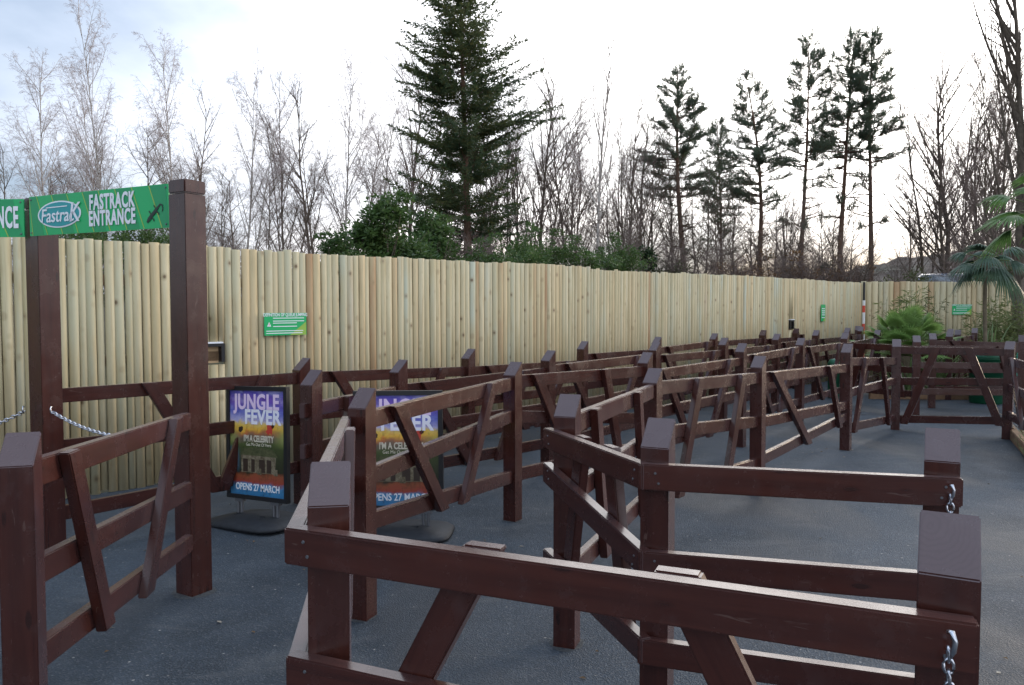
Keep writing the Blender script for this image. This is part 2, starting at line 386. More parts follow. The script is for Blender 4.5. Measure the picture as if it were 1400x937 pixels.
# ------------------------------------------------------------------ half-round timber palisade fences
def palisade(name, label, pts, pitch, H, seed, skip=None):
    rng = random.Random(seed); root = thing(name, label, 'fence', (pts[0][0], pts[0][1], 0), 0, 'half-round timber palisade fences')
    V, F, A, T1, T2 = [], [], [], [], []
    d_acc = 0.0; bay = 0; bayh = 0; left = 0; length = 0
    segs = []
    for a, b in zip(pts, pts[1:]):
        L = math.hypot(b[0] - a[0], b[1] - a[1]); segs.append((a, b, L)); length += L
    s = 0.0; last_bay = -1
    while s < length - .01:
        wd = pitch * rng.uniform(.80, 1.24)
        q = s + wd / 2; acc = 0
        for a, b, L in segs:
            if q <= acc + L or (a, b, L) is segs[-1] or (a, b) == (segs[-1][0], segs[-1][1]): break
            acc += L
        t = (q - acc) / L; dx, dy = (b[0] - a[0]) / L, (b[1] - a[1]) / L
        px, py = a[0] + (b[0] - a[0]) * t, a[1] + (b[1] - a[1]) * t
        nx_, ny_ = dy, -dx                                  # towards the camera side
        if int(s / 1.83) != last_bay:
            last_bay = int(s / 1.83); bayh = rng.uniform(-.020, .020)
        hh = H + bayh + rng.uniform(-.009, .009) + (.012 if rng.random() < .08 else 0)
        z0 = rng.uniform(.0, .035)
        z1list = [(z0, hh)]
        if skip:
            cut = skip(px, py)
            if cut: z1list = [(z0, cut[0]), (cut[1], hh)]
        r1, r2 = rng.random(), rng.random(); lean = rng.uniform(-.011, .011); bulge = rng.uniform(.37, .50)
        n = 7
        for (za, zb) in z1list:
            base = len(V)
            for z in (za, zb):
                for k in range(n):
                    ang = math.pi * k / (n - 1); u = -math.cos(ang) * wd * .52; o = math.sin(ang) * wd * bulge
                    sh = lean * z / H
                    V.append((px + dx * (u + sh) + nx_ * o - pts[0][0], py + dy * (u + sh) + ny_ * o - pts[0][1], z)); A.append(s + u); T1.append(r1); T2.append(r2)
            for k in range(n - 1): F.append((base + k, base + k + 1, base + n + k + 1, base + n + k))
            F.append((base + n - 1, base, base + n, base + 2 * n - 1))
            F.append(tuple(base + n + k for k in range(n))); F.append(tuple(base + k for k in reversed(range(n))))
        s += wd
    me = bpy.data.meshes.new('slats'); me.from_pydata(V, [], F)
    for nm, data in (('along', A), ('tint', T1), ('tint2', T2)):
        at = me.attributes.new(nm, 'FLOAT', 'POINT'); at.data.foreach_set('value', data)
    for pl in me.polygons: pl.use_smooth = len(pl.vertices) == 4
    me.update(); link('slats', me, M['pale'], root)
    # horizontal bearers on the far side
    for z in (.45, 1.15, 1.85):
        m_ = MB()
        for a, b, L in segs:
            dx, dy = (b[0] - a[0]) / L, (b[1] - a[1]) / L; cx, cy = (a[0] + b[0]) / 2 - dy * .035, (a[1] + b[1]) / 2 + dx * .035
            m_.box((cx - pts[0][0], cy - pts[0][1], z), (L, .06, .09), 0, math.atan2(dy, dx))
        m_.build('bearer', M['sleeper'], root)
    return root
def on_wall(px, out=.05):
    """point on the long palisade that lies in the direction of photo column px, and the direction of the fence there"""
    k = (px - 700) / 1068
    for a, b in zip(WALL, WALL[1:]):
        # a + t(b-a): x = k*y
        den_ = (b[0] - a[0]) - k * (b[1] - a[1])
        t = (k * a[1] - a[0]) / den_
        if 0 <= t <= 1:
            d = Vector((b[0] - a[0], b[1] - a[1], 0)).normalized(); n = Vector((d.y, -d.x, 0))
            return Vector((a[0] + t * (b[0] - a[0]), a[1] + t * (b[1] - a[1]), 0)) + n * out, d, n
hp, hd, hn = on_wall(279, 0)
hp2, hd2, hn2 = on_wall(1079, 0)
def hatch_cut(x, y):
    s_ = (Vector((x, y, 0)) - hp).dot(hd)
    if abs((Vector((x, y, 0)) - hp).dot(hn)) < .2 and -.20 < s_ < .17: return (1.07, 1.27)
    s2 = (Vector((x, y, 0)) - hp2).dot(hd2)
    if abs((Vector((x, y, 0)) - hp2).dot(hn2)) < .2 and -.06 < s2 < .10: return (1.16, 1.36)
    return None
palisade('palisade_fence', 'long pale half-round timber palisade running diagonally behind all the queue barriers', WALL, .076, 2.19, 5, hatch_cut)
palisade('palisade_fence', 'weathered palisade closing the far right behind the palms and bamboo', WALL_R, .118, 2.22, 11)
# viewing hatches let into the palisade
def hatch(p0, d, n, wd, z0, z1, label):
    t = thing('fence_hatch', label, 'hatch', p0, math.atan2(d.y, d.x), 'hatches cut into the palisade')
    m_ = MB(); f = .03
    m_.box((0, -.01, z1 - .012), (wd, .10, .028)); m_.box((wd / 2 - .016, -.01, (z0 + z1) / 2), (.032, .099, z1 - z0 - .05)); m_.box((-wd / 2 + .016, -.01, (z0 + z1) / 2), (.032, .099, z1 - z0 - .05))
    m_.build('frame', M['black'], t)
    b_ = MB(); b_.box((0, .02, (z0 + z1) / 2), (wd - .07, .03, z1 - z0 - .03)); b_.build('back_board', M['hatchwood'], t)
    s_ = MB(); s_.box((0, -.03, z1 + .010), (wd * .9, .08, .014)); s_.build('top_trim', M['white'], t)
hatch(hp + hd * -.015, hd, hn, .37, 1.07, 1.27, 'small black-framed hatch with a wooden back beside the tall gate post')
hatch(hp2 + hd2 * .02, hd2, hn2, .16, 1.16, 1.36, 'tiny dark hatch in the distant part of the palisade')

# ------------------------------------------------------------------ queue barriers
PW = .105                                                   # post width
def post(root, base, x, y, rot, h=1.20, wd=PW, slope=.098, flat=False, name='post', lean=(0, 0)):
    c, s = math.cos(rot), math.sin(rot); f = Vector((c, s, 0)); r = Vector((s, -c, 0)); hw = wd / 2
    o = Vector((x, y, 0)); vs = []
    top_l = Vector((lean[0], lean[1], 0))
    lowz = h - (0 if flat else slope)
    for zf, zb in ((-.02, -.02), (lowz, h)):
        k = 0 if zf < 0 else 1
        vs += [o - f * hw - r * hw + Vector((0, 0, zf)) + top_l * k, o - f * hw + r * hw + Vector((0, 0, zf)) + top_l * k,
               o + f * hw + r * hw + Vector((0, 0, zb)) + top_l * k, o + f * hw - r * hw + Vector((0, 0, zb)) + top_l * k]
    return board(name, vs, (0, 0, 1), f, root, M['brown'], base, .0028)
RT, RH, BT, BW = .046, .094, .042, .088
rngb = random.Random(3)
def barrier(label, posts, panels, group='brown timber queue barriers'):
    """posts: (x, y, rot_deg, dict); panels: (i, j, heights_i, heights_j, braces, mode)"""
    b0 = (posts[0][0], posts[0][1], 0.0)
    root = thing('queue_barrier', label, 'barrier', b0, 0, group)
    for pp in posts:
        kw = pp[3] if len(pp) > 3 else {}
        if kw.get('tall'): tall_post(root, b0, pp[0], pp[1], R(pp[2]), kw.get('h', 2.31))
        elif kw.get('none'): pass
        else: post(root, b0, pp[0], pp[1], R(pp[2]), kw.get('h', 1.20 + rngb.uniform(-.008, .008)), lean=(rngb.uniform(-.006, .006), rngb.uniform(-.006, .006)))
    for pn in panels:
        i, j = pn[0], pn[1]; hi = pn[2] or GEN(); hj = pn[3] or [v + rngb.uniform(-.025, .025) for v in hi]
        braces = pn[4] if len(pn) > 4 and pn[4] is not None else [(.14 + rngb.uniform(-.03, .03), .40 + rngb.uniform(-.04, .04)), (.82 + rngb.uniform(-.05, .04), .58 + rngb.uniform(-.05, .05))]
        opt = pn[5] if len(pn) > 5 else {}
        a = Vector((posts[i][0], posts[i][1], 0)); b = Vector((posts[j][0], posts[j][1], 0))
        d = (b - a).normalized(); n = Vector((d.y, -d.x, 0))
        side = opt.get('side', 1); off = opt.get('off', 0.0); ea, eb = opt.get('ext', (0.0, 0.0))
        A = a - d * ea + n * off; B = b + d * eb + n * off
        for za, zb in zip(hi, hj):
            vs = []
            for P, zz in ((A, za), (B, zb)):
                vs += [P - n * RT / 2 + Vector((0, 0, zz - RH)), P + n * RT / 2 + Vector((0, 0, zz - RH)), P + n * RT / 2 + Vector((0, 0, zz)), P - n * RT / 2 + Vector((0, 0, zz))]
            ra = board('rail', vs, B - A, (0, 0, 1), root, M['brown'], b0)
            if off and za > .5:
                inv_ = ra.matrix_basis.inverted() @ Matrix.Translation(-Vector(b0))
                sg = 1 if off > 0 else -1
                for P, zz, dd in ((a, za, 1), (b, zb, -1)):
                    for q_, h_ in ((.0, .03), (.012, .066)):
                        c_ = inv_ @ (P + d * dd * q_ + n * (off + sg * (RT / 2 + .0004)) + Vector((0, 0, zz - h_))); nv = inv_.to_3x3() @ (n * sg)
                        nm = MB(); nm.tube([tuple(c_), tuple(c_ + nv * .0022)], [.0048, .0040], 8, 0, True); nm.build('nail_head', M['zinc'], ra)
        L = (b - a).length
        for t0, t1 in braces:
            zt = hi[0] + (hj[0] - hi[0]) * t0 + .003; zb = hi[-1] + (hj[-1] - hi[-1]) * t1 - RH - .012
            on = off + side * (RT / 2 + BT / 2 + .001)
            wx = BW * math.sqrt(1 + ((t1 - t0) * L / (zt - zb)) ** 2) / 2
            vs = []
            for t, z in ((t1, zb), (t0, zt)):
                P = a + (b - a) * t + Vector((0, 0, z))
                vs += [P - d * wx + n * (on - BT / 2), P + d * wx + n * (on - BT / 2), P + d * wx + n * (on + BT / 2), P - d * wx + n * (on + BT / 2)]
            board('brace', vs, (b - a) * (t0 - t1) + Vector((0, 0, zt - zb)), n, root, M['brown'], b0)
    return root
def GEN(): return [1.05 + rngb.uniform(-.02, .02), .70 + rngb.uniform(-.03, .03), .37 + rngb.uniform(-.03, .03)]
def tall_post(root, b0, x, y, rot, h):
    o = post(root, b0, x, y, rot, h - .078, .137, flat=True, name='tall_post')
    c, s = math.cos(rot), math.sin(rot); f = Vector((c, s, 0)); r = Vector((s, -c, 0)); hw = .070
    vs = []
    for z in (h - .074, h):
        vs += [Vector((x, y, z)) - f * hw - r * hw, Vector((x, y, z)) - f * hw + r * hw, Vector((x, y, z)) + f * hw + r * hw, Vector((x, y, z)) + f * hw - r * hw]
    cap = board('post_cap', vs, (0, 0, 1), f, root, M['brown'], b0, .007)
    return o
def ang(a, b): return math.degrees(math.atan2(b[1] - a[1], b[0] - a[0]))

# 1 - entrance barrier at the left edge
P0 = (-1.62, 2.55); T1 = (-1.80, 4.36); T2 = (-3.03, 5.06); T3 = (-4.75, 5.15)
barrier('near left entrance barrier ending at the tall post that carries the green sign',
        [(P0[0], P0[1], 107, {}), (T1[0], T1[1], 60, {'tall': 1})],
        [(0, 1, [1.10, .765, .47], [1.03, .645, .35], [(.137, .29), (.786, .53)])])
# 2 - barrier along the palisade, from the tall post behind the sign to the far corner
W = [T2, (-1.72, 6.36), (-.45, 7.95), (.87, 9.68), (2.02, 10.9), (3.28, 12.7), (4.62, 14.4), (5.72, 15.75), (7.1, 17.6), (7.85, 17.75)]
barrier('long barrier running close along the pale palisade from the tall post at the entrance',
        [(W[0][0], W[0][1], 62, {'tall': 1})] + [(W[i][0], W[i][1], 50 if i < 9 else 60, {}) for i in range(1, 10)],
        [(0, 1, [1.08, .74, .30], [1.085, .75, .36], [(.34, .60), (.82, .62)]), (1, 2, [1.085, .78, .4], [1.01, .7, .36]),
         (2, 3, [1.01, .69, .36], [.96, .66, .36])] + [(i, i + 1, None, None) for i in range(3, 8)] + [(8, 9, None, None, [])])
# 3 - second barrier out from the palisade
C = [(-1.34, 5.17), (-.90, 6.18), (.345, 7.46), (1.69, 9.28), (2.9, 10.72), (4.2, 12.42), (5.55, 14.25), (6.85, 15.95), (7.55, 16.9)]
barrier('barrier starting behind the first poster stand, second out from the palisade',
        [(C[0][0], C[0][1], 62, {})] + [(x, y, 50, {}) for x, y in C[1:]],
        [(0, 1, [.98, .71, .40], [.995, .72, .38], [(.35, .28)], {'ext': (.09, 0)}), (1, 2, [1.0, .68, .36], [1.04, .70, .36])] + [(i, i + 1, None, None) for i in range(2, 8)])
# 4 - the barrier that starts at the nearest corner and passes in front of the second poster stand
N2 = (.835, 1.475); N1 = (-.485, 2.03)
B = [N2, N1, (-.775, 4.0), (0.005, 5.86), (1.235, 7.22), (2.64, 8.98), (3.98, 10.78), (5.37, 12.6), (6.72, 14.35)]
barrier('nearest barrier, its top rail crossing the picture bottom before running past the second poster',
        [(N2[0], N2[1], 61, {}), (N1[0], N1[1], 99, {}), (B[2][0], B[2][1], 68, {}), (B[3][0], B[3][1], 58, {})] + [(x, y, 52, {}) for x, y in B[4:]],
        [(1, 0, [1.052, .72, .38], [1.046, .71, .38], [(.33, .04), (.645, .92)], {'off': .078, 'side': -1, 'ext': (.062, .040)}),
         (1, 2, [1.052, .715, .38], [1.055, .75, .45], [(.78, .60)], {'off': -.076, 'side': 1, 'ext': (.052, .0)}),
         (2, 3, [1.075, .775, .545], [1.09, .85, .385], [(.135, .40), (.77, .54)]),
         (3, 4, [1.10, .835, .39], [1.07, .63, .38], [(.12, .38), (.62, .74)]),
         (4, 5, [1.025, .67, .36], [1.04, .66, .34]), (5, 6, [1.055, .72, .40], [1.08, .64, .36]),
         (6, 7, [1.06, .70, .36], [1.05, .70, .34]), (7, 8, None, None)])
# 5 - the barrier with the bent middle corner
A_ = [(1.435, 2.60), (.545, 2.88), (.262, 3.67), (.975, 5.38), (2.13, 6.72), (3.775, 8.78), (5.06, 10.26), (6.06, 9.5), (5.30, 7.5)]
barrier('middle barrier with the angled corner that holds a hanging chain at its right end',
        [(A_[0][0], A_[0][1], 62, {}), (A_[1][0], A_[1][1], 65, {}), (A_[2][0], A_[2][1], 70, {}), (A_[3][0], A_[3][1], 57, {}), (A_[4][0], A_[4][1], 52, {}),
         (A_[5][0], A_[5][1], 52, {}), (A_[6][0], A_[6][1], 66, {}), (A_[7][0], A_[7][1], 50, {}), (A_[8][0], A_[8][1], 69, {})],
        [(1, 0, [1.045, .725, .40], [1.06, .74, .385], [], {'off': .077, 'ext': (.06, .05)}),
         (2, 1, [1.04, .875, .46], [1.045, .725, .405], [(.30, .12), (.62, .80)], {'off': .078, 'side': -1, 'ext': (.06, .055)}),
         (2, 3, [1.10, .76, .39], [1.085, .78, .38], [(.17, .28), (.66, .76)]),
         (3, 4, [1.10, .785, .36], [1.054, .675, .31], [(.34, .17), (.76, .60)]),
         (4, 5, [1.05, .667, .33], [.98, .555, .43], [(.09, .46), (.70, .85)]),
         (5, 6, [1.05, .69, .30], [.955, .70, .20], [(.27, .08), (.6, .78)]),
         (6, 7, [1.10, .69, .19], [1.115, .75, .275], [(.38, .09), (.655, .94)]),
         (7, 8, [1.01, .685, .356], [1.0, .68, .35])])
# 6.. - far right barriers
barrier('short cross barrier beyond the bend, in front of the low palm',
        [(5.37, 12.6, 0, {'none': 1}), (6.06, 11.68, 70, {}), (7.56, 11.55, 60, {})],
        [(0, 1, [1.05, .71, .36], [1.04, .72, .36], [(.3, .12), (.7, .85)]), (1, 2, [1.04, .80, .4], [1.04, .79, .4], [(.78, .9)])])
barrier('low cross barrier standing at the timber edge of the planted bed',
        [(6.74, 12.5, 70, {}), (8.9, 12.45, 70, {}), (10.9, 12.3, 70, {})],
        [(0, 1, [1.09, .66, .35], [1.03, .66, .36]), (1, 2, [1.05, .68, .36], [1.05, .70, .36])])
barrier('distant barrier running back between the planted bed and the bamboo',
        [(7.62, 13.6, 55, {}), (8.4, 14.7, 55, {}), (9.3, 15.7, 55, {})],
        [(0, 1, [1.05, .7, .36], [1.05, .7, .36]), (1, 2, None, None)])
barrier('small barrier against the far right palisade below the bamboo',
        [(10.9, 17.0, 80, {}), (11.75, 17.0, 80, {}), (13.2, 16.8, 80, {})],
        [(0, 1, [1.02, .78, .5], [1.02, .78, .5]), (1, 2, [1.02, .78, .5], [1.02, .78, .5])])
barrier('far end barrier crossing behind the red and white pole',
        [(7.95, 16.4, 40, {}), (8.6, 15.3, 60, {}), (9.3, 14.4, 60, {'none': 1})], [(0, 1, [1.06, .7, .36], [1.06, .7, .36])])

gp = MB(); rg = random.Random(8); feet = []
for lst, wd in ((B, .055), (A_, .055), (C[:5], .055), (W[1:5], .055), ([P0], .055), ([T1, T2], .08)):
    for q in lst: feet.append((q[0], q[1], wd))
for x, y, wd in feet:
    if y > 11: continue
    n = 22; ro = [wd * rg.uniform(1.15, 1.75) for _ in range(n)]
    ro = [(ro[k - 1] + ro[k] + ro[(k + 1) % n]) / 3 for k in range(n)]; b_ = rg.uniform(0, 1)
    gp.add([(x + ro[k] * math.cos(2 * math.pi * k / n + b_), y + ro[k] * math.sin(2 * math.pi * k / n + b_), .0055) for k in range(n)], [tuple(range(n))])
tag(gp.build('post_footing_grit', speckle('footing_grit', (.030, .036, .042), (.095, .095, .092), 90, .95, .5)), kind='structure')
lt = MB()
for k in range(260):
    if k < 150:
        i_ = rg.randrange(2, len(WALL) - 1); a, b = WALL[i_ - 1], WALL[i_]; t = rg.random(); x, y = a[0] + (b[0] - a[0]) * t + rg.uniform(.08, .5), a[1] + (b[1] - a[1]) * t - rg.uniform(.08, .5)
    else: x, y = rg.uniform(-2.5, 4.5), rg.uniform(2.2, 9)
    a = rg.uniform(0, 6.28); l, w_ = rg.uniform(.008, .022), rg.uniform(.004, .010); c, s_ = math.cos(a), math.sin(a); h_ = rg.uniform(.002, .008)
    lt.add([(x - c * l, y - s_ * l, .009), (x - s_ * w_, y + c * w_, .009 + h_), (x + c * l, y + s_ * l, .010), (x + s_ * w_, y - c * w_, .009 + h_ * .5)], [(0, 1, 2), (0, 2, 3)], rg.randrange(2))
lt_o = lt.build('leaf_litter', [speckle('dry_leaf', (.10, .06, .03), (.20, .13, .07), 30, .8, 0), speckle('pale_bark_chip', (.22, .19, .15), (.34, .30, .24), 30, .8, 0)]); tag(lt_o, 'small dry leaves and bark chips scattered over the dark asphalt', 'leaf litter', kind='stuff')
# chains
def chain(label, pts, link_len=.034, wire=.0042, hook=True, group='steel chains on the barriers'):
    root = thing('steel_chain', label, 'chain', pts[0], 0, group); m_ = MB(); o = Vector(pts[0])
    P = [Vector(q) - o for q in pts]; seg = []; tot = 0
    for a, b in zip(P, P[1:]): seg.append((a, b, (b - a).length)); tot += (b - a).length
    n = int(tot / (link_len * .72))
    for i in range(n):
        q = (i + .5) / n * tot
        for a, b, L in seg:
            if q <= L: break
            q -= L
        c = a + (b - a) * min(q / L, 1); d = (b - a).normalized()
        s1 = d.cross(Vector((.3, .9, .2))).normalized(); s2 = d.cross(s1)
        u = s1 if i % 2 else s2
        ring = [c + d * (math.cos(t) * link_len / 2) + u * (math.sin(t) * link_len * .3) for t in [k * math.pi / 5 for k in range(11)]]
        m_.tube([tuple(v) for v in ring], [wire] * 11, 5)
    m_.build('links', M['steel'], root, True)
    if hook:
        k = MB(); z = Vector((0, 0, 1)); k.tube([(0, 0, .03), (0, -.012, .034), (0, -.02, .02), (0, -.016, 0), (0, -.006, -.012)], [.005] * 5, 6, 0, True)
        k.build('hook', M['steel'], root, True)
    return root
def sag(a, b, s, n=14):
    a, b = Vector(a), Vector(b); return [tuple(a + (b - a) * (i / n) - Vector((0, 0, s * 4 * (i / n) * (1 - i / n)))) for i in range(n + 1)]
chain('silver chain slung from the tall post under the green sign towards the entrance barrier', sag((T2[0] + .09, T2[1] - .09, .945), (T1[0] - .09, T1[1] + .03, .905), .085))
chain('silver chain at the left edge behind the near slanted gate post', sag((T2[0] - .10, T2[1] - .07, .945), (T3[0], T3[1] - .08, .93), .20))
chain('short chain hanging with a bright hook from the rail end of the middle barrier', [(1.408, 2.486, 1.008), (1.409, 2.482, .93), (1.41, 2.484, .84), (1.412, 2.486, .74)], .034, .0036)
chain('chain hanging from the nearest rail end at the bottom right', [(.775, 1.362, 1.005), (.776, 1.358, .93), (.778, 1.360, .84)], .028, .0030)

# ------------------------------------------------------------------ signs
def flat(parent, name, verts, m, mi=0, y=0.0, thick=.0015):
    """thin printed shape in the X-Z plane of its parent, facing -Y"""
    n = len(verts); vs = [(x, y, z) for x, z in verts] + [(x, y + thick, z) for x, z in verts]
    fs = [tuple(range(n)), tuple(reversed(range(n, 2 * n)))] + [(i, i + n, (i + 1) % n + n, (i + 1) % n) for i in range(n)]
    b = MB(); b.add(vs, fs); return b.build(name, m, parent)
def letters(parent, body, size, x, z, y, m, name='lettering', **kw):
    me = text_mesh(body, size, **kw); o = link(name, me, m, parent); o.rotation_euler = (R(90), 0, 0); o.location = (x, y, z); return o
def ellipse(cx, cz, rx, rz, n=40): return [(cx + rx * math.cos(2 * math.pi * k / n), cz + rz * math.sin(2 * math.pi * k / n)) for k in range(n)]
def banner(label, a, b, z0, z1, full=True):
    a, b = Vector(a), Vector(b); L = (b - a).length; d = (b - a) / L
    t = thing('entrance_sign', label, 'sign', (a.x, a.y, z0), math.atan2(d.y, d.x), 'green entrance signs'); H_ = z1 - z0
    m_ = MB(); m_.box((L / 2, .004, H_ / 2), (L, .008, H_)); m_.build('board', M['green'], t)
    lv = MB()                                               # printed pale leaf veins and darker leaf areas
    rg = random.Random(4)
    for k in range(9):
        x0 = L * (k / 8.6 - .06); q = .008
        x1 = x0 + .10
        pts_ = [(max(x0, .002), H_ - .002), (max(x0 + q, .004), H_ - .002), (min(x1 + q, L - .002), .002), (min(x1, L - .004), .002)]
        n = 4; lv.add([(x, -.0012, z) for x, z in pts_], [(0, 3, 2, 1)], 0)
        if k % 2 == 0:
            lv.add([(max(x0 + q, .004), -.0006, H_ - .004), (max(x1 + q, .004), -.0006, .004), (min(x1 + .11, L - .004), -.0006, .004), (min(x0 + .14, L - .004), -.0006, H_ - .004)], [(0, 1, 2, 3)], 1)
    lv.build('leaf_pattern', [M['lime'], M['greend']], t)
    if full:
        flat(t, 'logo_border', ellipse(.235 * L, .50 * H_, .165 * L, .335 * H_), M['white'], y=-.0035)
        lg = flat(t, 'logo_oval', ellipse(.235 * L, .50 * H_, .153 * L, .300 * H_), M['teal'], y=-.0055)
        letters(t, 'Fastrac', .118, .225 * L, .46 * H_, -.008, M['white'], sx=.92, shear=.15, mi_off=.001, name='logo_lettering')
        letters(t, 'K', .165, .352 * L, .50 * H_, -.008, M['white'], sx=.9, shear=.2, mi_off=.001, name='logo_lettering')
        flat(t, 'logo_line', [(.135 * L, .665 * H_), (.30 * L, .675 * H_), (.30 * L, .70 * H_), (.145 * L, .69 * H_)], M['white'], y=-.0075)
        letters(t, 'FASTRACK', .122, .62 * L, .70 * H_, -.004, M['white'], sx=.60, mi_off=.0042, space=1.14)
        letters(t, 'ENTRANCE', .122, .62 * L, .31 * H_, -.004, M['white'], sx=.585, mi_off=.0042, space=1.14)
        # lizard silhouette
        gm = MB(); ox, oz = .91 * L, .36 * H_
        spine = [(-.062, -.052), (-.045, -.035), (-.02, -.012), (.01, .012), (.028, .03), (.045, .045), (.062, .04), (.066, .02), (.06, .002)]
        rad = [.008, .014, .013, .013, .008, .006, .005, .004, .002]
        gm.tube([(ox + x, -.003, oz + z) for x, z in spine], rad, 6, 0, True)
        for (x, z, ex, ez) in ((-.03, -.02, -.045, .012), (-.028, -.024, -.005, -.048), (.008, .012, -.006, .042), (.012, .008, .036, -.012)):
            gm.tube([(ox + x, -.003, oz + z), (ox + (x + ex) / 2 + .006, -.003, oz + (z + ez) / 2), (ox + ex, -.003, oz + ez)], [.005, .004, .005], 5, 0, True)
        for v in range(len(gm.v)): x, y, z = gm.v[v]; gm.v[v] = (x, -.003 + (y + .003) * .12, z)
        gm.build('lizard_print', M['gecko'], t)
    else:
        letters(t, 'ENTRANCE', .185, L - .035, .49 * H_, -.004, M['white'], sx=.37, mi_off=.006, space=1.12, align='RIGHT')
    for x in (.02, L - .02):
        for z in (.02, H_ - .02):
            s_ = MB(); s_.lathe([(.0001, -.0), (.006, .0), (.005, .004), (.0001, .005)], (0, 0, 0), 8); so = s_.build('screw', M['zinc'], t); so.rotation_euler = (R(90), 0, 0); so.location = (x, -.0015, z)
    return t
banner('green fastrack entrance sign with white oval logo and lizard between the two tall posts', (-3.035, 4.945, 0), (-1.925, 4.41, 0), 2.06, 2.305)
banner('green sign cut off by the left picture edge, ending in the letters NCE', (-4.72, 5.08, 0), (-3.105, 5.0, 0), 2.06, 2.30, False)
tp_root = thing('gate_post', 'tall brown post outside the left edge under the cut-off sign', 'post', (T3[0], T3[1], 0)); tall_post(tp_root, (T3[0], T3[1], 0), T3[0], T3[1], R(80), 2.31)

def poster_print():
    m = mat('jungle_poster_print', (.2, .2, .2), .35, .5); g = G(m)
    c = g.coord('Object'); sp = g.n('ShaderNodeSeparateXYZ'); g.t.links.new(c, sp.inputs[0])
    wob = g.math('MULTIPLY', g.math('ADD', g.noise(g.coord('Object', (9, 1, 9)), 1.0, 4), -.5), .12)
    z = g.math('ADD', sp.outputs[2], wob)
    kk = 1.05
    r = g.n('ShaderNodeValToRGB'); g.t.links.new(g.math('DIVIDE', z, .78), r.inputs[0]); cr = r.color_ramp
    stops = [(0, (.03, .16, .34)), (.10, (.05, .22, .42)), (.135, (.30, .05, .03)), (.19, (.26, .07, .03)), (.23, (.020, .022, .010)), (.38, (.035, .042, .016)), (.50, (.060, .085, .022)), (.56, (.15, .11, .08)),
             (.60, (.36, .14, .06)), (.64, (.75, .42, .05)), (.69, (.72, .50, .10)), (.725, (.40, .38, .62)), (.80, (.10, .12, .48)), (.92, (.16, .07, .42)), (1, (.07, .06, .36))]
    while len(cr.elements) > 1: cr.elements.remove(cr.elements[-1])
    cr.elements[0].position = 0; cr.elements[0].color = stops[0][1] + (1,)
    for p_, c_ in stops[1:]:
        e = cr.elements.new(p_); e.color = tuple(min(v * kk, .85) for v in c_) + (1,)
    f = g.noise(g.coord('Object', (24, 1, 20)), 1.0, 5, .7)
    k = g.mix(g.ramp(f, .52, .72, 0, .6), r.outputs[0], (.015, .02, .012))
    side = g.n('ShaderNodeMath', operation='ABSOLUTE'); g.put(sp.outputs[0], side.inputs[0])
    gl = g.math('MULTIPLY', g.ramp(side.outputs[0], .17, .27), g.math('MULTIPLY', g.ramp(sp.outputs[2], .36, .43), g.ramp(sp.outputs[2], .47, .53, 1, 0)))
    k = g.mix(g.math('MULTIPLY', gl, .7), k, (.35, .40, .10))
    gl2 = g.math('MULTIPLY', g.ramp(sp.outputs[0], -.17, -.26), g.math('MULTIPLY', g.ramp(sp.outputs[2], .16, .22), g.ramp(sp.outputs[2], .30, .38, 1, 0)))
    k = g.mix(g.math('MULTIPLY', gl2, .7), k, (.10, .24, .42))
    wisp = g.math('MULTIPLY', g.ramp(g.noise(g.coord('Object', (7, 1, 16)), 1.0, 5, .6), .48, .66), g.ramp(sp.outputs[2], .50, .60))
    k = g.mix(g.math('MULTIPLY', wisp, .3), k, (.62, .66, .80))
    hot = g.math('MULTIPLY', g.ramp(g.noise(g.coord('Object', (12, 1, 9)), 1.0, 4), .55, .68), g.math('MULTIPLY', g.ramp(sp.outputs[2], .44, .50), g.ramp(sp.outputs[2], .54, .60, 1, 0)))
    k = g.mix(g.math('MULTIPLY', hot, .8), k, (.65, .10, .04))
    g.col(k); return m
M['poster'] = poster_print()
M['pinkletter'] = mat('pink_lilac_print', (.80, .62, .84), .4); M['cabin'] = speckle('cabin_print', (.085, .065, .035), (.26, .22, .15), 42, .5, 0); M['cabin_dark'] = mat('cabin_shadow_print', (.035, .02, .012), .5)
M['roofprint'] = speckle('thatch_print', (.05, .06, .025), (.11, .11, .05), 40, .5, 0)
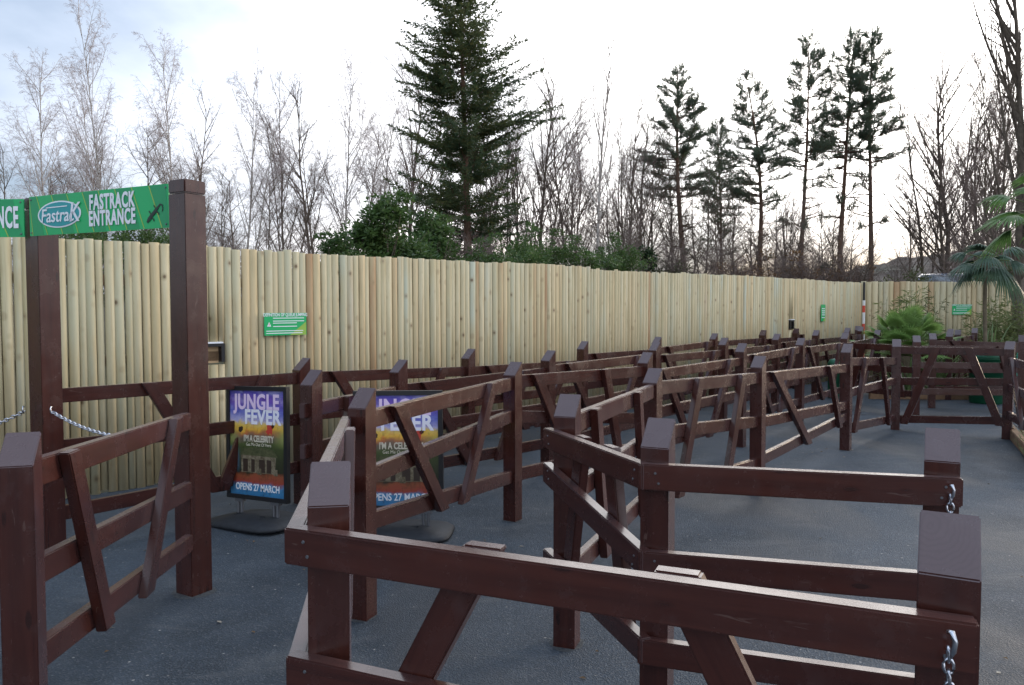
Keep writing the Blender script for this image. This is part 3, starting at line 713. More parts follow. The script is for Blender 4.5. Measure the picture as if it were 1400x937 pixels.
def poster_stand():
    t = thing('poster_stand', 'first black framed jungle poster stand on a grey rubber base, fully visible', 'poster stand', (0, 0, 0), 0, 'swinging poster stands in the queue')
    W_, H_, z0 = .64, .85, .168
    # moulded base with rounded raised middle
    b = MB(); n = 28
    prof = [(1.0, .0), (1.0, .022), (.93, .045), (.70, .068), (.38, .082), (.0001, .085)]
    def sup(t_, rx, ry):
        c_, s_ = math.cos(t_), math.sin(t_); return (rx * math.copysign(abs(c_) ** .45, c_), ry * math.copysign(abs(s_) ** .45, s_))
    vs = []
    for s_, z in prof:
        for k in range(n): x, y = sup(2 * math.pi * k / n, .38 * s_, .27 * s_); vs.append((x, y, z * .9 * (1 - .25 * abs(x) / .36)))
    fs = [(i * n + k, i * n + (k + 1) % n, (i + 1) * n + (k + 1) % n, (i + 1) * n + k) for i in range(len(prof) - 1) for k in range(n)]
    fs.append(tuple(reversed(range(n)))); b.add(vs, fs); b.build('base', M['rubber'], t, True)
    for k in range(4):
        rb = MB(); rb.box((0, -.07 - .022 * k, (.0695 - .0040 * k)), (.30, .006, .006)); rb.build('base_ridge', M['rubber'], t)
    for x in (-.19, .19):
        l = MB(); l.tube([(x - .018, 0, .03), (x - .018, 0, z0 + .02)], [.013] * 2, 8); l.tube([(x + .018, 0, .03), (x + .018, 0, z0 + .02)], [.013] * 2, 8)
        l.box((x, 0, z0 - .012), (.085, .034, .022)); l.build('spring_leg', M['zinc'], t)
    f = MB(); fw = .032
    f.box((0, 0, z0 + fw / 2), (W_, .036, fw)); f.box((0, 0, z0 + H_ - fw / 2), (W_, .036, fw))
    f.box((-W_ / 2 + fw / 2, 0, z0 + H_ / 2), (fw, .034, H_ - 2 * fw)); f.box((W_ / 2 - fw / 2, 0, z0 + H_ / 2), (fw, .034, H_ - 2 * fw))
    fo = f.build('frame', M['black'], t)
    pz = z0 + fw - .004; pw, ph = W_ - 2 * fw + .006, H_ - 2 * fw + .008
    pm = MB(); pm.box((0, 0, ph / 2), (pw, .016, ph)); po = pm.build('poster', M['poster'], t); po.location = (0, 0, pz)
    Y = -.0095
    def pl(body, size, x, z, m, **kw): return letters(po, body, size, x, z, Y, m, **kw)
    pl('JUNGLE', .158, .0, .700, M['pinkletter'], sx=.83, mi_off=.0050, space=1.06); pl('FEVER', .150, .062, .588, M['lilac'], sx=.90, mi_off=.0050, space=1.06)
    pl("I'M A CELEBRITY", .066, .02, .428, M['offwhite'], sx=.66, mi_off=.002); pl('Get Me Out Of Here', .034, .02, .385, M['offwhite'], sx=.9)
    pl('OPENS 27 MARCH', .072, 0.005, .062, M['white'], sx=.80, mi_off=.0012)
    flat(po, 'roof_print', [(-.19, .305), (.22, .30), (.17, .352), (.02, .37), (-.13, .355)], M['roofprint'], y=-.0092)
    flat(po, 'cabin_print', [(-.165, .175), (.19, .175), (.20, .30), (-.17, .305)], M['cabin'], y=-.0088)
    for x, wd in ((-.12, .05), (-.04, .035), (.055, .06), (.13, .045)):
        flat(po, 'opening_print', [(x - wd / 2, .18), (x + wd / 2, .18), (x + wd / 2, .275), (x - wd / 2, .278)], M['cabin_dark'], y=-.0105)
    for x in (.03, .20): flat(po, 'crate_print', [(x - .022, .165), (x + .022, .165), (x + .018, .21), (x - .018, .21)], M['cabin'], y=-.0115)
    # ragged sun-red treetop and dark bird shape
    for (x, z, s_, m) in ((.14, .505, .055, 'red'), (-.17, .50, .03, 'cabin_dark'), (.17, .53, .02, 'cabin_dark')):
        rg = random.Random(int(x * 100)); flat(po, 'tree_print', [(x + math.cos(k * .524) * s_ * rg.uniform(.4, 1), z + math.sin(k * .524) * s_ * rg.uniform(.4, 1)) for k in range(12)], M[m], y=-.0099)
    return t
def copy_tree(o, parent=None):
    c = o.copy(); COL.objects.link(c)
    if parent is not None: c.parent = parent
    for ch in o.children: copy_tree(ch, c)
    return c
ps = poster_stand(); ps2 = copy_tree(ps)
ps.location = (-1.90, 5.78, .004); ps.rotation_euler = (R(-2.5), R(-2.2), R(-30))
ps2.location = (-.80, 5.50, .004); ps2.rotation_euler = (R(-1.5), R(-.8), R(-4)); ps2['label'] = 'second jungle poster stand, seen partly through the brown barrier rails'

def notice(label, p0, rz, wd, ht, z, portrait=False):
    t = thing('notice_board', label, 'notice', (p0.x, p0.y, z), rz, 'green queue notices')
    b = MB(); b.box((0, 0, 0), (wd, .006, ht)); b.build('panel', M['green'], t)
    if not portrait:
        l = MB()
        rr = random.Random(2)
        for k, zz in enumerate((.27, .14, .05, -.10, -.30, -.40)):
            xa = -.30 * wd if k < 4 else -.46 * wd; xb = rr.uniform(.25, .45) * wd; l.box(((xa + xb) / 2, -.0042, zz * ht), (xb - xa, .0015, .035 * ht))
        l.build('text_lines', M['white'], t)
        letters(t, 'DEFINITION OF QUEUE JUMPING', .044 * wd / .45, 0, .41 * ht, -.0036, M['white'], sx=.72 , mi_off=.0008, name='heading')
        flat(t, 'corner_print', [(.10 * wd, -.495 * ht), (.49 * wd, -.495 * ht), (.49 * wd, .1 * ht)], M['lime'], y=-.0036, thick=.0004)
        flat(t, 'warning_triangle', [(-.44 * wd, -.10 * ht), (-.345 * wd, -.10 * ht), (-.392 * wd, .10 * ht)], M['white'], y=-.0046)
        flat(t, 'warning_mark', [(-.397 * wd, -.06 * ht), (-.387 * wd, -.06 * ht), (-.385 * wd, .03 * ht), (-.399 * wd, .03 * ht)], M['red'], y=-.0056)
    else:
        l = MB()
        for zz in (.25, .12, 0, -.12, -.28): l.box((0, -.0042, zz * ht), (wd * .7, .0015, .05 * ht))
        l.build('text_lines', M['white'], t)
        flat(t, 'corner_print', [(0, -.49 * ht), (.48 * wd, -.49 * ht), (.48 * wd, -.2 * ht)], M['lime'], y=-.0036, thick=.0004)
    return t
q, d, n = on_wall(386, .066); notice('green queue notice with warning triangle on the palisade above the first poster', q, math.atan2(d.y, d.x), .47, .225, 1.445)
q, d, n = on_wall(1121, .066); notice('narrow upright green notice on the distant end of the palisade', q, math.atan2(d.y, d.x), .22, .36, 1.50, True)
notice('wide green notice on the far right palisade beside the palms', Vector((10.45, 18.16, 0)), R(-4.5), .43, .24, 1.57)

# marker pole
mp_ = thing('marker_pole', 'slim red and white banded pole where the two palisades meet', 'pole', (8.12, 18.05, 0))
for i, (za, zb, m) in enumerate(((0, .75, 'redband'), (.75, 1.0, 'whiteband'), (1.0, 1.24, 'redband'), (1.24, 1.50, 'whiteband'), (1.50, 1.66, 'redband'), (1.66, 1.78, 'whiteband'), (1.78, 2.2, 'black'))):
    b = MB(); b.tube([(0, 0, za), (0, 0, zb)], [.032 if i < 6 else .026] * 2, 10, 0, True); b.build('band', M[m], mp_, False)
# bins
def bin_(label, loc, h_, r):
    t = thing('green_bin', label, 'bin', loc, 0, 'green plastic bins'); b = MB()
    b.lathe([(.0001, 0), (r * .92, 0), (r * .95, .03), (r, h_ - .05), (r * 1.05, h_ - .04), (r * 1.05, h_), (r * .98, h_)], sides=26); b.build('body', M['bin'], t, True)
    l = MB(); l.lathe([(r * 1.07, h_ - .005), (r * 1.07, h_ + .025), (r * .7, h_ + .09), (.0001, h_ + .11)], sides=26); l.build('lid', M['bin'], t, True)
    hn_ = MB(); hn_.tube([(-.09, -r * 1.06, h_ - .12), (-.07, -r * 1.06 - .04, h_ - .10), (.07, -r * 1.06 - .04, h_ - .10), (.09, -r * 1.06, h_ - .12)], [.012] * 4, 6, 0, True); hn_.build('handle', M['bin'], t, True)
bin_('large dark green bin standing behind the cross barrier at the planted bed', (8.02, 13.15, 0), .78, .27)
bin_('small green bin seen through the distant barriers', (5.72, 13.85, 0), .60, .10)
tq = thing('teal_panel', 'tilted teal plastic board leaning by the big green bin', 'board', (8.75, 13.2, 0), R(8)); b = MB(); b.box((0, 0, .45), (.55, .03, .8)); bo = b.build('panel', M['tealpanel'], tq); bo.rotation_euler = (R(-9), R(12), 0)
fe = MB(); fe.box((-.18, .1, .12), (.06, .3, .24)); fe.box((.18, .1, .12), (.06, .3, .24)); fe.build('foot', M['tealpanel'], tq)

# planted beds with timber edging
def bed(name, poly, z=.05):
    m_ = MB(); n = len(poly); m_.add([(x, y, z) for x, y in poly], [tuple(range(n))])
    return tag(m_.build(name, M['soil']), kind='structure')
bed('planting_bed', [(6.3, 13.75), (8.4, 13.6), (10.2, 15.4), (13, 17.6), (9.0, 17.9), (7.6, 15.6)])
bed('planting_bed', [(6.24, 9.72), (5.40, 8.2), (4.9, 7.0), (8.5, 6.5), (9.5, 9.5), (7.5, 10.3)], .07)
def edging(label, a, b, h_=.13):
    t = thing('timber_edging', label, 'edging', (a[0], a[1], 0), 0, 'timber bed edgings'); d = Vector((b[0] - a[0], b[1] - a[1], 0)).normalized(); n = Vector((-d.y, d.x, 0)); A0 = Vector((a[0], a[1], 0)); B0 = Vector((b[0], b[1], 0)); mid = (A0 + B0) / 2
    for k, (u, v) in enumerate(((A0, mid - d * .003), (mid + d * .003, B0))):
        vs = []
        for P in (u, v):
            for w_, z in ((-.04, 0), (.04, 0), (.04, h_), (-.04, h_)): vs.append(P + n * w_ + Vector((0, 0, z + .002 * k)))
        board('sleeper', vs, d, (0, 0, 1), t, M['sleeper'], (a[0], a[1], 0), .008)
edging('worn timber edge of the mossy bed at the right picture edge', (6.24, 9.72), (4.9, 7.0))
edging('orange brown timber edge of the palm bed behind the cross barrier', (6.3, 13.72), (8.4, 13.55), .16)

# ------------------------------------------------------------------ vegetation generators
def rot_about(v, axis, a): return Matrix.Rotation(a, 3, axis) @ v
def perp(v, rng):
    q = Vector((rng.uniform(-1, 1), rng.uniform(-1, 1), rng.uniform(-1, 1))); q = q - v * q.dot(v)
    return q.normalized() if q.length > 1e-4 else Vector((1, 0, 0))
def branch_path(p, d, L, n, wob, rng, bend):
    pts = [p.copy()]; step = L / n
    for i in range(n):
        d = (d + Vector((rng.gauss(0, wob), rng.gauss(0, wob), rng.gauss(0, wob))) + Vector((0, 0, bend))).normalized()
        p = p + d * step; pts.append(p.copy())
    return pts
def at(pts, t):
    f = t * (len(pts) - 1); i = min(int(f), len(pts) - 2); u = f - i
    return pts[i].lerp(pts[i + 1], u), (pts[i + 1] - pts[i]).normalized()
def bare_tree_meshes(seed, H, r0, counts, angs, lens, bends, tstart=.25, wob=.05, stems=1, taper_top=.12, twr=.004, lean=0.0):
    rng = random.Random(seed); TR, CR = MB(), MB()
    for s in range(stems):
        d0 = Vector((rng.uniform(-.25, .25) * (s > 0) + lean, rng.uniform(-.25, .25) * (s > 0), 1)).normalized(); hs = H * (1 if s == 0 else rng.uniform(.75, .95))
        st = branch_path(Vector((rng.uniform(-.15, .15) * (s > 0), rng.uniform(-.15, .15) * (s > 0), -.1)), d0, hs, 11, wob * .8, rng, .012)
        rs = r0 * (1 if s == 0 else .75)
        TR.tube(st, [rs * (1 - (1 - taper_top) * (i / 11) ** .85) for i in range(12)], 7)
        def rec(pts, L, r, lev, tmin):
            if lev >= len(counts): return
            n = counts[lev]
            for k in range(n):
                t = tmin + (1 - tmin) * (k + rng.random()) / n
                p_, d_ = at(pts, min(t, .995)); a = R(rng.uniform(*angs[lev])); dd = rot_about(d_, perp(d_, rng), a)
                l = L * rng.uniform(*lens[lev]) * (1.15 - .75 * t if lev == 0 else 1.1 - .5 * t)
                ns = (6, 4, 3, 3)[min(lev, 3)]
                q = branch_path(p_, dd, l, ns, wob * (1 + .4 * lev), rng, bends[lev])
                rr = max(r * (.42 if lev == 0 else .5) * (1 - .45 * t), twr)
                rad = [rr * (1 - .75 * i / ns) for i in range(ns + 1)]; rad = [max(v, twr * .7) for v in rad]
                (TR if lev == 0 else CR).tube(q, rad, 5 if lev == 0 else 3)
                rec(q, l, rr, lev + 1, .15)
        rec(st, hs, rs, 0, tstart)
    return TR.mesh('trunk'), CR.mesh('crown')
def add_leafquads(m_, p, d, n, L, wd, rng, spread=.7, mi=0):
    for k in range(n):
        v = (d + Vector((rng.gauss(0, spread), rng.gauss(0, spread), rng.gauss(0, spread)))).normalized(); s = perp(v, rng) * wd / 2; l = L * rng.uniform(.7, 1.2)
        b = len(m_.v); e = p + v * l; mdl = p + v * l * .5
        m_.v += [tuple(p), tuple(mdl + s), tuple(e), tuple(mdl - s)]; m_.f.append((b, b + 1, b + 2, b + 3)); m_.m.append(mi)
def conifer_meshes(seed, H, r0, base_w, first=.10):
    rng = random.Random(seed); TR, CR = MB(), MB()
    st = branch_path(Vector((0, 0, -.1)), Vector((0, 0, 1)), H, 12, .012, rng, .01); TR.tube(st, [r0 * (1 - .93 * i / 12) for i in range(13)], 9)
    z = first
    while z < .985:
        nb = 6 if z < .85 else 4
        prof = min(1.0, ((1 - z) / .42)) ** .8 * (.8 + .2 * min((z - first + .12) / .22, 1))
        for k in range(nb):
            az = rng.uniform(0, 6.283); l = base_w * prof * rng.uniform(.5, 1.05) * (1.0 + .5 * noise.noise(Vector((math.cos(az) * 1.3, math.sin(az) * 1.3, z * 9)))) + .10
            if z < .36 and rng.random() < .18: continue
            p_, _ = at(st, min(z + rng.uniform(-.008, .008), .995)); el = rng.uniform(-.25, .30) + .35 * z
            d0 = Vector((math.cos(az) * math.cos(el), math.sin(az) * math.cos(el), math.sin(el)))
            q = branch_path(p_, d0, l, 6, .06, rng, .045); TR.tube(q, [max(.022 * (1 - z) + .006, .004) * (1 - .8 * i / 6) for i in range(7)], 3)
            # drooping side sprays with needles
            steps = max(4, int(l / .085))
            for i in range(steps):
                t = .16 + .84 * (i + rng.random()) / steps; pp, dd = at(q, min(t, .99))
                for sgn in (-1, 1):
                    side = Vector((-dd.y, dd.x, 0)).normalized() * sgn
                    sl = (.12 + .42 * (1 - t) * min(l / 1.6, 1.0)) * rng.uniform(.6, 1.25)
                    sd_ = (side * .8 + dd * .75 + Vector((0, 0, rng.uniform(-.42, .12)))).normalized(); n_ = max(2, int(sl / .07))
                    for j in range(n_):
                        add_leafquads(CR, pp + sd_ * sl * (j + .4) / n_, sd_, 2, .145, .040, rng, .38)
                add_leafquads(CR, pp, dd, 1, .14, .034, rng, .4)
            add_leafquads(CR, q[-1], d0, 4, .16, .034, rng, .3)
        z += .0135 + .008 * rng.random()
    add_leafquads(CR, st[-1] - Vector((0, 0, .15)), Vector((0, 0, 1)), 14, .25, .03, rng, .2)
    return TR.mesh('trunk'), CR.mesh('crown')
def pine_meshes(seed, H, r0, w_, crown0, dens=1.0):
    rng = random.Random(seed); TR, CR = MB(), MB()
    st = branch_path(Vector((0, 0, -.1)), Vector((0, 0, 1)), H, 12, .018, rng, .012); TR.tube(st, [r0 * (1 - .88 * i / 12) for i in range(13)], 8)
    z = crown0 - .22
    while z < .99:
        sparse = z < crown0
        for k in range(6 if not sparse else 2):
            u = max(0, (z - crown0) / (1 - crown0)); prof = (1 - u) ** .8 * (.75 + .25 * min(u * 4, 1))
            az = rng.uniform(0, 6.283); l = w_ * prof * rng.uniform(.5, 1.15) + .18
            if sparse: l *= rng.uniform(.5, .95)
            el = rng.uniform(-.15, .25) + .7 * u * u; p_, _ = at(st, min(z + rng.uniform(-.012, .012), .995))
            d0 = Vector((math.cos(az) * math.cos(el), math.sin(az) * math.cos(el), math.sin(el)))
            q = branch_path(p_, d0, l, 6, .09, rng, .05); TR.tube(q, [(.026 * (1 - u) + .008) * (1 - .75 * i / 6) for i in range(7)], 4)
            if sparse and rng.random() < .42: continue
            nsub = max(3, int(l * 12 * dens))
            for i in range(nsub):
                t = .25 + .75 * (i + rng.random()) / nsub; pp, dd = at(q, min(t, .99)); sd_ = (dd + perp(dd, rng) * .75 + Vector((0, 0, .45))).normalized(); sl = rng.uniform(.16, .44) * (1.15 - .4 * t)
                e = pp + sd_ * sl; CR.tube([pp, e], [.006, .004], 3, 1)
                for j in range(5): add_leafquads(CR, pp.lerp(e, .1 + .22 * j), sd_, 6, .13, .018, rng, .65)
            cnd = q[-1] + Vector((0, 0, rng.uniform(.15, .4))); CR.tube([q[-1], cnd], [.007, .004], 3, 1)
            for j in range(4): add_leafquads(CR, q[-1].lerp(cnd, j / 3), Vector((0, 0, 1)), 7, .15, .017, rng, .5)
        z += .026 + .018 * rng.random()
    for j in range(6): add_leafquads(CR, st[-1] + Vector((0, 0, .1 * j - .1)), Vector((0, 0, 1)), 8, .16, .017, rng, .5)
    return TR.mesh('trunk'), CR.mesh('crown')
def bush_meshes(seed, clumps, nleaf, leaf, wd, stems=8, spread=.9):
    """clumps: (x, y, z, rx, ry, rz)"""
    rng = random.Random(seed); ST, CR = MB(), MB(); tot = sum(c[3] * c[4] * c[5] for c in clumps)
    for c in clumps:
        n = int(nleaf * c[3] * c[4] * c[5] / tot); subs = [(rng.gauss(0, .42), rng.gauss(0, .42), rng.gauss(0, .42), rng.uniform(.16, .40)) for _ in range(22)]
        for k in range(n):
            s = subs[rng.randrange(22)]; g3 = Vector((rng.gauss(0, 1), rng.gauss(0, 1), rng.gauss(0, 1))).normalized() * s[3] * rng.uniform(.5, 1.08)
            p_ = Vector((c[0] + (s[0] + g3.x) * c[3], c[1] + (s[1] + g3.y) * c[4], max(c[2] + (s[2] + g3.z) * c[5], .05)))
            add_leafquads(CR, p_, (g3 + Vector((0, 0, .1))).normalized(), 1, leaf, wd, rng, spread)
        for k in range(stems):
            e = Vector((c[0] + rng.gauss(0, .35) * c[3], c[1] + rng.gauss(0, .35) * c[4], c[2] + rng.uniform(-.3, .8) * c[5])); b0 = Vector((c[0] * .6 + rng.gauss(0, .1), c[1] * .6 + rng.gauss(0, .1), 0))
            mid = b0.lerp(e, .5) + Vector((rng.gauss(0, .08), rng.gauss(0, .08), .1)); ST.tube([b0, mid, e], [.018, .012, .004], 4)
    return ST.mesh('stem'), CR.mesh('crown')
PROTO = {}
def plant(key, name, label, cat, px, Y, top=None, meshH=None, group=None, sx=1.0, rz=0.0, mats=None, crown_name='crown', z=None, part='trunk'):
    """stand a plant where photo column px meets depth Y, scaled so its tip reaches photo row top"""
    x = (px - 700) / 1068 * Y; gz = ground_z(x, Y) if z is None else z
    o = thing(name, label, cat, (x, Y, gz), rz, group)
    s = 1.0
    if top is not None: s = ((421 - top) / 1068 * Y + 1.61 - gz) / meshH
    o.scale = (s * sx, s * sx, s)
    me1, me2 = PROTO[key][:2]; m1, m2 = PROTO[key][2:4]
    for nm, me, mm in ((part, me1, m1), (crown_name, me2, m2)):
        c = bpy.data.objects.new(nm, me); COL.objects.link(c); c.parent = o
        if not me.materials:
            for q in (mm if isinstance(mm, (list, tuple)) else [mm]): me.materials.append(q)
    return o
def proto(key, meshes, m1, m2): PROTO[key] = (meshes[0], meshes[1], m1, m2)
BA = [(22, 48), (25, 55), (25, 60), (25, 60)]
LE = [(.24, .44), (.30, .55), (.35, .6), (.4, .7)]
proto('birchA', bare_tree_meshes(1, 9, .068, [24, 8, 6, 6], [(22, 42), (25, 50), (25, 55), (20, 50)], LE, [.03, -.03, -.13, -.20], .22, .045, twr=.0026), M['birch'], M['twig_pink'])
proto('birchB', bare_tree_meshes(2, 9, .062, [20, 8, 6, 6], [(18, 36), (22, 48), (25, 55), (20, 50)], LE, [.05, -.02, -.12, -.19], .25, .05, 2, .12, .0026, -.06), M['birch'], M['twig_pink'])
proto('birchC', bare_tree_meshes(3, 9, .085, [16, 6, 5, 4], [(14, 32), (20, 45), (25, 50), (20, 50)], [(.22, .42), (.3, .5), (.35, .6), (.4, .6)], [.06, .0, -.04, -.08], .35, .06, 1, twr=.003), M['birch'], M['twig_pink'])
proto('bareA', bare_tree_meshes(5, 8, .085, [22, 7, 5, 4], BA, LE, [.05, .03, .02, .0], .18, .06, 2, twr=.0028), M['bark'], M['twig'])
proto('bareB', bare_tree_meshes(6, 8, .07, [20, 6, 5, 4], [(15, 38), (20, 45), (25, 50), (25, 55)], LE, [.07, .05, .03, .0], .15, .05, 3, twr=.0028), M['bark'], M['twig'])
proto('bareC', bare_tree_meshes(7, 8, .09, [18, 8, 6, 4], [(30, 65), (30, 60), (30, 60), (25, 60)], [(.3, .55), (.3, .55), (.35, .6), (.4, .7)], [.04, .02, .0, .0], .14, .09, 2, twr=.0028), M['bark'], M['twig_dark'])
proto('bareD', bare_tree_meshes(17, 8, .09, [24, 7, 6, 4], [(24, 48), (22, 45), (25, 50), (25, 55)], [(.34, .62), (.28, .5), (.35, .6), (.4, .7)], [.05, .03, .02, .0], .12, .05, 2, twr=.0028), M['bark'], M['twig'])
proto('bigbare', bare_tree_meshes(8, 13, .19, [34, 7, 4, 3], [(14, 30), (18, 42), (25, 50), (25, 55)], [(.22, .44), (.3, .5), (.35, .6), (.4, .7)], [.09, .06, .03, .0], .12, .03, 1, twr=.003), M['bark'], M['twig_dark'])
proto('scrub', bare_tree_meshes(9, 3, .026, [16, 6, 5], [(20, 55), (25, 60), (25, 60)], [(.3, .6), (.35, .6), (.4, .7)], [.02, .0, -.02], .08, .09, 6, twr=.0026), M['bark'], M['twig'])
proto('conifer', conifer_meshes(11, 13, .17, 2.75, .07), M['pinebark'], M['conifer'])
proto('pineA', pine_meshes(12, 12, .125, 2.0, .44, 1.25), M['pinebark'], [M['pine'], M['twig_dark']])
proto('pineB', pine_meshes(13, 12, .115, 1.7, .50, 1.1), M['pinebark'], [M['pine'], M['twig_dark']])
proto('pineC', pine_meshes(14, 12, .115, 1.75, .53, 1.1), M['pinebark'], [M['pine'], M['twig_dark']])
proto('pineD', pine_meshes(15, 12, .12, 1.7, .56, 1.1), M['pinebark'], [M['pine'], M['twig_dark']])
proto('laurel', bush_meshes(21, [(0, 0, 1.9, 1.0, .9, 1.0), (.85, .1, 1.5, .7, .7, .8), (-.85, 0, 1.3, .7, .7, .8), (.1, 0, 2.75, .6, .5, .55), (-.5, .1, 2.3, .5, .5, .5)], 17000, .115, .048), M['bark'], M['laurel'])
proto('hedge', bush_meshes(22, [(0, 0, 2.0, .75, .55, .55), (.65, .1, 1.9, .5, .5, .5), (-.6, 0, 1.85, .5, .5, .5), (0, 0, 1.0, .7, .5, .6)], 7500, .085, .034), M['bark'], M['laurel'])
proto('brownshrub', bush_meshes(23, [(0, 0, 1.5, .9, .7, .8), (.6, .1, 1.1, .6, .5, .6), (-.6, 0, 1.0, .6, .5, .6)], 4200, .07, .034, 22), M['bark'], M['brownleaf'])
proto('oliveshrub', bush_meshes(24, [(0, 0, 1.5, .7, .6, .75), (.5, .1, 1.1, .5, .5, .6), (-.5, 0, 1.0, .5, .5, .6)], 4200, .075, .03, 14), M['bark'], M['olive'])
proto('ivy', bush_meshes(25, [(0, 0, .5, .26, .26, .6), (.05, 0, 1.3, .22, .22, .6), (-.03, 0, 2.0, .18, .18, .5)], 2600, .075, .05, 3), M['bark'], M['ivy'])

# ------------------------------------------------------------------ trees behind the palisade
plant('conifer', 'conifer_tree', 'huge dark conifer towering above the middle of the palisade', 'tree', 641, 22, -80, 13, sx=1.0, rz=.4)
T = [  # key, name, px, Y, top, sx, rz, label
 ('pineA', 'pine_tree', 937, 29, 84, 1.35, .3, 'broad pine standing alone right of the slim white birch'),
 ('pineB', 'pine_tree', 986, 33, 165, 1.05, 1.9, 'thin short pine between the broad lone pine and the right-hand group'),
 ('pineA', 'pine_tree', 1036, 29, 104, 1.2, 2.2, 'layered pine at the left of the right-hand pine group, shorter than its neighbours'),
 ('pineC', 'pine_tree', 1095, 29, 55, 1.1, .9, 'tall pine with a dark forked crown, leftmost of the three tall slender pines'),
 ('pineD', 'pine_tree', 1147, 29, 47, 1.15, 3.0, 'tall slender pine, middle one of the three tall pines'),
 ('pineC', 'pine_tree', 1188, 29, 47, 1.1, 4.4, 'tall slender pine, rightmost of the three tall pines'),
]
for k, nm, px, Y, top, sx, rz, lab in T: plant(k, nm, lab, 'tree', px, Y, top, 12, 'pines beyond the palisade', sx, rz)
BR = [
 ('birchA', 74, 24, 104, .95, .2, 'weeping pale birch furthest left above the cut-off green sign'),
 ('birchB', 155, 24, 50, .8, .0, 'tallest leaning birch with pinkish tip above the green entrance sign'),
 ('birchA', 236, 25, 90, .8, 2.1, 'upright birch rising just behind the tall gate post'),
 ('birchB', 335, 24, 100, 1.0, 3.3, 'two-stemmed birch right of the tall gate post'),
 ('birchA', 470, 25, 100, .85, 4.0, 'white-stemmed birch standing left of the green laurel'),
 ('birchB', 515, 28, 108, .8, 1.4, 'faint birch just left of the huge conifer'),
 ('birchC', 815, 20, 72, .9, .7, 'slim white birch with sparse twigs right of the huge conifer'),
]
for k, px, Y, top, sx, rz, lab in BR: plant(k, 'birch_tree', lab, 'tree', px, Y, top, 9, 'birches beyond the palisade', sx, rz)
